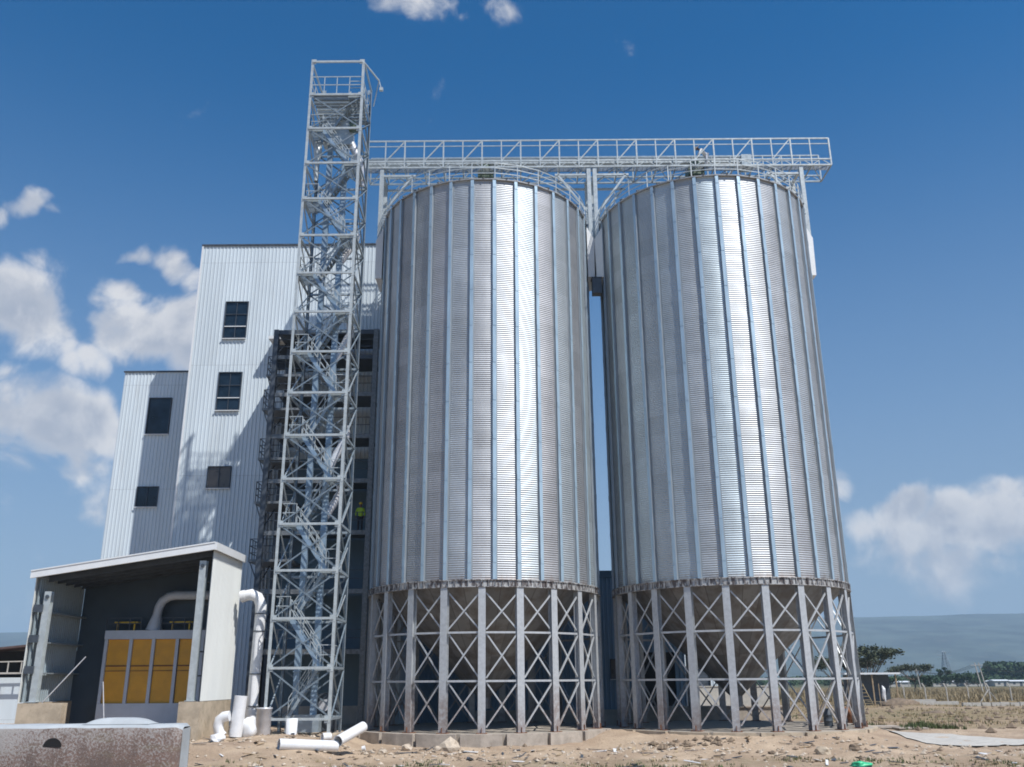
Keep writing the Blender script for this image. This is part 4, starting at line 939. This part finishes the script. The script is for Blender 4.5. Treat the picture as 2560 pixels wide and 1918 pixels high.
# ------------------------------------------------------------------ field behind: fence, trees, poles, pylon
def gp(x, Y): # ground position under photo column x at depth Y
    p = at_px(x, 1705, Y); return p.x
fc = thing('boundary_fence', 'row of leaning pale concrete fence posts with wire across the field', 'fence')
fpos = []
for k in range(13):
    px_ = 2150 + k * 53.2; Yk = 128 + k * 1.2; x = gp(px_, Yk) ; fpos.append((x, Yk))
    z_ = gz(x, Yk); po = MB(); po.bar((x, Yk, z_ - .2), (x, Yk, z_ + 1.85), .13); po.bar((x, Yk, z_ + 1.85), (x - .32, Yk, z_ + 2.45), .16)
    o = po.build('post', 'concrete_pale', fc)
wr = MB()
for (xa, ya), (xb_, yb) in zip(fpos, fpos[1:]):
    for hh in (.3, .7, 1.1, 1.5, 1.8, 2.3): wr.bar((xa - (.25 if hh > 2 else 0), ya, gz(xa, ya) + hh), (xb_ - (.25 if hh > 2 else 0), yb, gz(xb_, yb) + hh), .012)
wr.build('wire', 'wire', fc)
x = gp(2395, 131); solo(MB().bar((x - 1.6, 131, -.8), (x, 131.5, .9), .1).bar((x + 1., 131, -.8), (x - .0, 131.5, .9), .1), 'stay_poles', 'concrete_pale', 'two crossed stay poles propping the fence', 'props', (4.2, 0, 0))
kb = MB()
for k in range(34):
    x = gp(2400, 112) + k * 1.1; rr_ = random.uniform(-.1, .1); kb.box(x, x + 1.0, 112 + rr_, 112.5 + rr_, -1, -.28 + random.uniform(-.06, .05))
solo(kb, 'low_wall', 'concrete_pale', 'long low pale stone kerb crossing the field', 'low wall')
kb = MB(); x = gp(2150, 120); kb.box(x, x + 12, 120, 120.5, -1, -.3); x = gp(2235, 122); kb.box(x, x + 5, 122, 122.6, -1, -.1); solo(kb, 'stone_slab', 'concrete_pale', 'pale slabs lying behind the dirt mound', 'slab')
for (px_, Yk, s, lab) in ((2240, 113, (2.3, 1.6, .85), 'rounded brown dirt mound in the field'), (2330, 92, (1.7, 1, .45), 'low dark soil heap in the middle of the field')):
    x = gp(px_, Yk); crumple((x, Yk, gz(x, Yk) - .2), s, 'dirt_mound', 'rock_dark', lab, 'mound', Yk, sub=3, amp=.2)
x = gp(2195, 64); kb = MB(); kb.box(x - 1.2, x + 1.0, 63.6, 65., -.62, -.50).box(x + .3, x + 2.2, 62.2, 63.4, -.62, -.54); solo(kb, 'broken_slab', 'concrete', 'broken pinkish concrete slabs at the edge of the apron', 'slab')

def tree(name, x, y, H, W_, trunk_h, lab, leaf, n, seed, umbrella=False, lf=.45, group='trees in the distance'):
    rnd = random.Random(seed); th = thing(name, lab, 'tree', (x, y, gz(x, y) - .1), 0, group)
    tr = MB(); base = Vector((0, 0, 0)); fork = Vector((rnd.uniform(-.3, .3), 0, trunk_h)); tr.tube([base, fork * .5 + Vector((.1, 0, 0)), fork], .3, 8, rs=[H * .035, H * .028, H * .022])
    tips = []
    for k in range(11):
        a = 2 * math.pi * k / 11 + rnd.uniform(-.2, .2); rad = W_ * rnd.uniform(.25, .47); zt_ = (H * rnd.uniform(.80, .93) - (rad / W_) * H * .22) if umbrella else H * rnd.uniform(.45, .9)
        tip = Vector((rad * math.cos(a), rad * math.sin(a), zt_)); mid_ = fork.lerp(tip, .5) + Vector((0, 0, -.04 * H)); tr.tube([fork, mid_, tip], .1, 6, rs=[H * .016, H * .010, H * .004]); tips.append(tip)
        for q in range(3):
            t2 = tip + Vector((rnd.uniform(-1, 1), rnd.uniform(-1, 1), rnd.uniform(-.2, .5))) * W_ * .13; tr.tube([mid_.lerp(tip, .4 + .2 * q), t2], .04, 5, rs=[H * .006, H * .002]); tips.append(t2)
    tr.build('trunk', 'bark', th)
    cr = MB(); cl = [(t_ + Vector((rnd.uniform(-.4, .4), rnd.uniform(-.4, .4), rnd.uniform(0, .3))) * W_ * .05, W_ * rnd.uniform(.07, .14)) for t_ in tips for _ in range(2)]
    for _ in range(n):
        c_, r_ = cl[rnd.randrange(len(cl))]; d = Vector((rnd.gauss(0, 1), rnd.gauss(0, 1), rnd.gauss(0, 1) * (.42 if umbrella else .8))) * r_ * .55
        p = c_ + d; u = Vector((rnd.gauss(0, 1), rnd.gauss(0, 1), rnd.gauss(0, .6))).normalized(); v_ = u.cross(Vector((rnd.gauss(0, 1), rnd.gauss(0, 1), rnd.gauss(0, 1)))).normalized(); s = lf * rnd.uniform(.5, 1.2)
        cr.add([p - u * s, p + v_ * s * .5, p + u * s, p - v_ * s * .5], [(0, 1, 2, 3)])
    cr.build('crown', leaf, th); return th
Yt = 170; tree('acacia_tree', gp(2168, Yt), Yt, 9.0, 10.5, 2.4, 'big dark umbrella acacia directly beside the right silo legs', 'leaf_acacia', 5200, 5, True, .30)
Yt = 172; tree('acacia_tree', gp(2135, Yt), Yt + 6, 7.2, 12, 1.8, 'lower bushy acacia mostly hidden by the right silo legs', 'leaf_acacia', 3600, 15, True, .30)
Yt = 240; tree('acacia_tree', gp(2285, Yt), Yt, 7.0, 9.5, 2.6, 'flat topped reddish acacia alone in the middle distance', 'leaf_acacia', 3000, 6, True, .30)
for k, (px_, Yt, H, W_) in enumerate(((2326, 330, 3.8, 7), (2352, 340, 3.6, 8), (2363, 345, 7.5, 4), (2392, 350, 4.5, 8), (2420, 350, 4.5, 10), (2225, 300, 4.5, 6), (2306, 260, 3.6, 6), (2444, 360, 5, 7))):
    pos = ['left', 'second', 'tall narrow', 'fourth', 'fifth', 'isolated', 'dark', 'last'][k]
    tree('field_tree', gp(px_, Yt), Yt, H, W_, H * .2, ['small round tree just right of the flat topped acacia', 'low bush between the acacia and the pylon', 'tall narrow dark tree left of the pylon foot', 'low bush just right of the pylon foot', 'wide low bush halfway from pylon to the twin poles', 'small tree between the two acacias', 'dark bush below the flat topped acacia', 'low tree left of the twin poles'][k], 'leaf_green', 900, 40 + k, False, .45)
# far wood reading as one mass
rnd = random.Random(77); wd = MB()
for _ in range(26000):
    px_ = rnd.uniform(2440, 2900); Yk = rnd.uniform(480, 560); x = gp(px_, Yk); hmax = 9.5 * ss(2438, 2475, px_) * (1 + .28 * mnoise.noise(Vector((x * .10, Yk * .05, 0))) + .12 * mnoise.noise(Vector((x * .4, 1, 0)))); z_ = hmax * rnd.random() ** .5
    u = Vector((rnd.gauss(0, 1), rnd.gauss(0, 1), rnd.gauss(0, .7))).normalized(); v_ = u.cross(Vector((rnd.gauss(0, 1), rnd.gauss(0, 1), rnd.gauss(0, 1)))).normalized(); s = rnd.uniform(.5, 1.3); p = Vector((x, Yk, z_ - .5))
    wd.add([p - u * s, p + v_ * s * .7, p + u * s, p - v_ * s * .7], [(0, 1, 2, 3)])
wd.build('woodland', 'leaf_green', kind='stuff')
wd = MB()
for _ in range(22000):
    px_ = rnd.uniform(1500, 2900); Yk = rnd.uniform(420, 700); x = gp(px_, Yk); hmax = 3.4 * (1 + .5 * mnoise.noise(Vector((x * .05, Yk * .02, 4)))); z_ = hmax * rnd.random() ** .5
    u = Vector((rnd.gauss(0, 1), rnd.gauss(0, 1), rnd.gauss(0, .7))).normalized(); v_ = u.cross(Vector((rnd.gauss(0, 1), rnd.gauss(0, 1), rnd.gauss(0, 1)))).normalized(); s = rnd.uniform(.5, 1.2); p = Vector((x, Yk, z_ - .7))
    wd.add([p - u * s, p + v_ * s * .7, p + u * s, p - v_ * s * .7], [(0, 1, 2, 3)])
wd.build('hedgerow', 'leaf_green', kind='stuff')
# kiosk with white roof, ladder, post
Yk = 118; x = gp(2168, Yk); ks = thing('field_shelter', 'small dark shelter with a flat white roof beside the right silo legs', 'shelter', (x, Yk, -.8))
MB().box(-3.2, 3.6, -1.5, 1.5, 3.75, 3.95).build('roof', 'trim_white', ks)
MB().box(-2.6, 3.0, .8, 1., 0.6, 3.7).build('wall', 'frame_dark', ks)
for xx in (-2.8, 0.2, 3.1): MB().bar((xx, -1.2, 0), (xx, -1.2, 3.74), .14).build('post', 'wood', ks)
x = gp(2178, 110); ld = MB(); ld.bar((x - .9, 110, -.8), (x - 1.3, 111, 1.9), .08).bar((x + .1, 110, -.8), (x - .7, 111, 1.9), .08)
for k in range(7): q = k / 7 + .06; ld.bar((x - .9 - .4 * q, 110 + q, -.8 + 2.7 * q), (x + .1 - .8 * q, 110 + q, -.8 + 2.7 * q), .06)
solo(ld, 'ladder', 'straw', 'pale wooden ladder leaning by the shelter', 'ladder')
x = gp(2206, 112); ct = MB(); ct.bar((x - .5, 112, -.8), (x - .5, 112, 1.9), .07); solo(ct, 'marker_post', 'wood', 'thin dark post beside the ladder', 'post')
crumple((x, 112, .75), (.22, .1, .85), 'hanging_cloth', 'pvc_white', 'white rag hanging by the marker post', 'cloth', 2.9, sub=3, amp=.6)
def upole(px_, Yk, ztop_px, lab, arm=True, mat='concrete_pale', lean=0.):
    p = at_px(px_, ztop_px, Yk); zt_ = p.z; x = p.x; th = thing('utility_pole', lab, 'pole', (x, Yk, 0), 0, 'utility poles across the field')
    MB().tube([(lean, 0, -1), (0, 0, zt_)], .13, 8, rs=[.17, .10]).build('shaft', mat, th)
    if arm: MB().bar((-.9, 0, zt_ - .5), (.9, 0, zt_ - .5), .1).build('crossarm', mat, th)
    return Vector((x, Yk, zt_ - .45))
t1 = upole(2436, 205, 1657, 'left one of the twin pale utility poles by the wood', lean=.9); t2 = upole(2446, 207, 1657, 'right one of the twin pale utility poles by the wood', lean=.9)
t3 = upole(2290, 235, 1672, 'pale utility pole in front of the flat topped acacia', lean=.6)
t4 = upole(2268, 330, 1682, 'street lamp post left of the flat topped acacia', False)
t5 = upole(2238, 300, 1690, 'short pale pole between the two acacias', False)
t6 = upole(2329, 330, 1690, 'short pale pole right of the flat topped acacia', False)
wl = MB()
for a, b_ in ((t3, t1), (t2, at_px(2620, 1668, 200))):
    for off in (-.8, 0, .8):
        pr = None
        for k in range(13):
            q = k / 12; p = a.lerp(b_, q) + Vector((off, 0, -1.2 * 4 * q * (1 - q)))
            if pr: wl.bar(pr, p, .05)
            pr = p
solo(wl, 'power_line', 'wire', 'sagging power wires strung between the field poles', 'wires')
Yk = 560; b0 = at_px(2372, 1715, Yk); tpx = at_px(2364, 1628, Yk); Hh = tpx.z + 1; py_ = thing('transmission_pylon', 'tall hazy lattice transmission pylon in front of the hills', 'pylon', (b0.x, Yk, -1))
ml = MB()
def wd_(z_): q = z_ / Hh; return 2.8 * (1 - q) ** 1.2 + .55
zs = [Hh * q for q in (0, .16, .3, .42, .52, .61, .69, .76, .83, .9, 1)]
for za, zb_ in zip(zs, zs[1:]):
    for sx_, sy_ in ((1, 1), (1, -1), (-1, -1), (-1, 1)):
        wa, wb = wd_(za), wd_(zb_); ml.bar((sx_ * wa, sy_ * wa, za), (sx_ * wb, sy_ * wb, zb_), .28)
        nx_, ny_ = (sy_, -sx_) ; ml.bar((sx_ * wa, sy_ * wa, za), (nx_ * wb, ny_ * wb, zb_), .16); ml.bar((nx_ * wa, ny_ * wa, za), (sx_ * wb, sy_ * wb, zb_), .16)
ml.build('mast', 'steel_cool', py_)
for q in (.76, .87, .97): MB().bar((-4.2, 0, Hh * q), (4.2, 0, Hh * q), .3).build('crossarm', 'steel_cool', py_)
for k, (px_, Yk, w_, h_, lab) in enumerate(((2235, 380, 13, 1.9, 'long low white building left of the flat topped acacia'), (2350, 400, 6, 2.0, 'small pale house left of the pylon foot'), (2385, 405, 8, 1.9, 'small white house right of the pylon foot'), (2450, 400, 11, 1.9, 'pale low building behind the twin poles'), (2505, 395, 6, 2.1, 'white roofed house in front of the wood'), (2545, 395, 7, 1.9, 'white building at the right edge of the photo'))):
    x = gp(px_, Yk); th = thing('far_building', lab, 'building', (x, Yk, -1), 0, 'small far buildings along the field')
    MB().box(-w_ / 2, w_ / 2, 0, 5, 0, h_).build('wall', 'concrete_pale', th)
    q = MB(); q.add([(-w_ / 2 - .4, -.4, h_), (w_ / 2 + .4, -.4, h_), (w_ / 2 + .4, 2.5, h_ + .5), (-w_ / 2 - .4, 2.5, h_ + .5), (-w_ / 2 - .4, 5.4, h_), (w_ / 2 + .4, 5.4, h_)], [(0, 1, 2, 3), (3, 2, 5, 4), (0, 3, 4), (1, 5, 2)]); q.build('roof', 'trim_white', th)
    MB().box(-w_ * .3, -w_ * .3 + 1, -.05, -.004, .7, 1.5).build('window', 'frame_dark', th); MB().box(w_ * .1, w_ * .1 + 1, -.05, -.004, 0, 1.7).build('door', 'frame_dark', th)

# ------------------------------------------------------------------ people
def skin_obj(name, joints, edges, radii, mat, parent):
    me = bpy.data.meshes.new(name); me.from_pydata(joints, edges, []); o = bpy.data.objects.new(name, me); COL.objects.link(o); o.parent = parent; me.materials.append(M[mat])
    md_ = o.modifiers.new('skin', 'SKIN'); md_.use_smooth_shade = True
    for i, r_ in enumerate(radii):
        r_ = r_ if isinstance(r_, tuple) else (r_, r_); me.skin_vertices[0].data[i].radius = r_
        me.skin_vertices[0].data[i].use_root = (i == 0)
    o.modifiers.new('sub', 'SUBSURF').levels = 1; o.modifiers['sub'].render_levels = 2
    return o
def hand(base, dirv_, J, E_, Rr, root):
    """palm and five bent fingers, grown from the wrist"""
    d = Vector(dirv_).normalized(); s = d.cross(Vector((0, 1, .3))).normalized(); nrm = s.cross(d)
    palm = Vector(base) + d * .07; J.append(tuple(palm)); E_.append((root, len(J) - 1)); Rr.append((.038, .02)); pi = len(J) - 1
    for k, (off, ln) in enumerate(((-.03, .065), (-.01, .078), (.01, .074), (.03, .058))):
        a = palm + s * off + d * .03; b_ = a + d * ln * .6; c_ = b_ + (d * .6 + nrm * .6).normalized() * ln * .5
        for q, rr_ in ((a, .011), (b_, .009), (c_, .008)):
            J.append(tuple(q)); Rr.append(rr_); E_.append((pi if q is a else len(J) - 2, len(J) - 1))
    a = palm - d * .03 + s * -.045; b_ = a + (d * .6 - s * .6) * .045
    for q, rr_ in ((a, .012), (b_, .010)): J.append(tuple(q)); Rr.append(rr_); E_.append((pi if q is a else len(J) - 2, len(J) - 1))
def person(loc, rz, bend, label, shirt, trousers, hat, arms):
    """standing figure; bend = how far the trunk leans forward (radians) towards -Y"""
    th = thing('person', label, 'person', loc, rz)
    def tr(x, y, z): # trunk coordinates, rotated about the hip at z=.95
        z -= .95; return (x, y * math.cos(bend) - z * math.sin(bend), .95 + z * math.cos(bend) + y * math.sin(bend))
    J = [(0, 0, .95), tr(0, 0, 1.15), tr(0, 0, 1.38), tr(0, 0, 1.50), tr(0, -.02, 1.57), tr(0, -.035, 1.66), tr(0, -.03, 1.74)]
    E_ = [(0, 1), (1, 2), (2, 3), (3, 4), (4, 5), (5, 6)]; Rr = [(.15, .11), (.135, .10), (.165, .11), .06, (.075, .085), (.08, .095), (.06, .07)]
    for sg in (-1, 1):
        i0 = len(J); J += [(sg * .10, 0, .88), (sg * .11, -.02, .50), (sg * .11, 0, .10), (sg * .11, -.13, .04)]; E_ += [(0, i0), (i0, i0 + 1), (i0 + 1, i0 + 2), (i0 + 2, i0 + 3)]; Rr += [.09, .06, .042, .035]
        i0 = len(J); sh_ = tr(sg * .18, 0, 1.40); el, wr_ = arms(sg, Vector(sh_)); J += [sh_, tuple(el), tuple(wr_)]; E_ += [(2, i0), (i0, i0 + 1), (i0 + 1, i0 + 2)]; Rr += [.055, .042, .028]
        hand(wr_, (wr_ - el), J, E_, Rr, i0 + 2)
    body = skin_obj('body', J, E_, Rr, 'skin', th)
    # shirt
    J2 = [(0, .02, .80), tr(0, 0, 1.15), tr(0, 0, 1.38), tr(0, 0, 1.47)]; E2 = [(0, 1), (1, 2), (2, 3)]; R2 = [(.195, .165), (.16, .125), (.185, .13), .085]
    for sg in (-1, 1):
        i0 = len(J2); sh_ = tr(sg * .18, 0, 1.40); el, wr_ = arms(sg, Vector(sh_)); J2 += [sh_, tuple(el), tuple(el.lerp(wr_, .85))]; E2 += [(2, i0), (i0, i0 + 1), (i0 + 1, i0 + 2)]; R2 += [.08, .06, .048]
    skin_obj('shirt', J2, E2, R2, shirt, th)
    J3 = [(0, 0, .96)]; E3 = []; R3 = [(.165, .13)]
    for sg in (-1, 1): i0 = len(J3); J3 += [(sg * .10, 0, .86), (sg * .11, -.02, .50), (sg * .11, 0, .09)]; E3 += [(0, i0), (i0, i0 + 1), (i0 + 1, i0 + 2)]; R3 += [.105, .08, .062]
    skin_obj('trousers', J3, E3, R3, trousers, th)
    for sg in (-1, 1): f = MB(); f.box(sg * .11 - .05, sg * .11 + .05, -.20, .08, 0, .085); f.build('shoe', 'cloth_dark', th)
    # face: eyes, nose, mouth, ears
    fc_ = MB()
    for sg in (-1, 1): p = tr(sg * .032, -.125, 1.665); fc_.box(p[0] - .012, p[0] + .012, p[1] - .006, p[1] + .006, p[2] - .006, p[2] + .006)
    fc_.build('eyes', 'black', th)
    p0, p1 = tr(0, -.12, 1.67), tr(0, -.155, 1.63); MB().tube([p0, p1], .01, 6, rs=[.008, .014]).build('nose', 'skin', th)
    p0, p1 = tr(-.025, -.118, 1.595), tr(.025, -.118, 1.595); MB().tube([p0, p1], .007, 6).build('mouth', 'rust', th)
    for sg in (-1, 1): p0, p1 = tr(sg * .085, -.02, 1.64), tr(sg * .09, -.02, 1.68); MB().tube([p0, p1], .014, 6).build('ear', 'skin', th)
    h_ = MB()
    if hat == 'brim': pr = [(.25, 1.69), (.255, 1.695), (.115, 1.74), (.10, 1.80), (.07, 1.84), (.01, 1.845)]
    else: pr = [(.108, 1.68), (.112, 1.72), (.10, 1.78), (.06, 1.82), (.01, 1.83)]
    h_.lathe(pr, 18); h_.v = [tr(x, y - .03, z) for x, y, z in h_.v]; h_.build('hat', 'hat_straw' if hat == 'brim' else 'yellow', th)
    return th
person((13.45, 54.35, CZB + .16), R(-85), R(52), 'person in a pale sun hat and white shirt bending over the catwalk conveyor', 'cloth_white', 'duct', 'brim',
       lambda sg, s: (s + Vector((sg * .05, -.12, -.24)), s + Vector((sg * .03, -.22, -.48))))
pw = at_px(899, 1318, 56.6)
person((pw.x, 56.7, 11.46), R(5), R(8), 'person in a yellow green safety vest standing on the dark service frame', 'vest', 'cloth_dark', 'cap',
       lambda sg, s: (s + Vector((sg * .10, -.02, -.28)), s + Vector((sg * .08, -.16, -.50))))
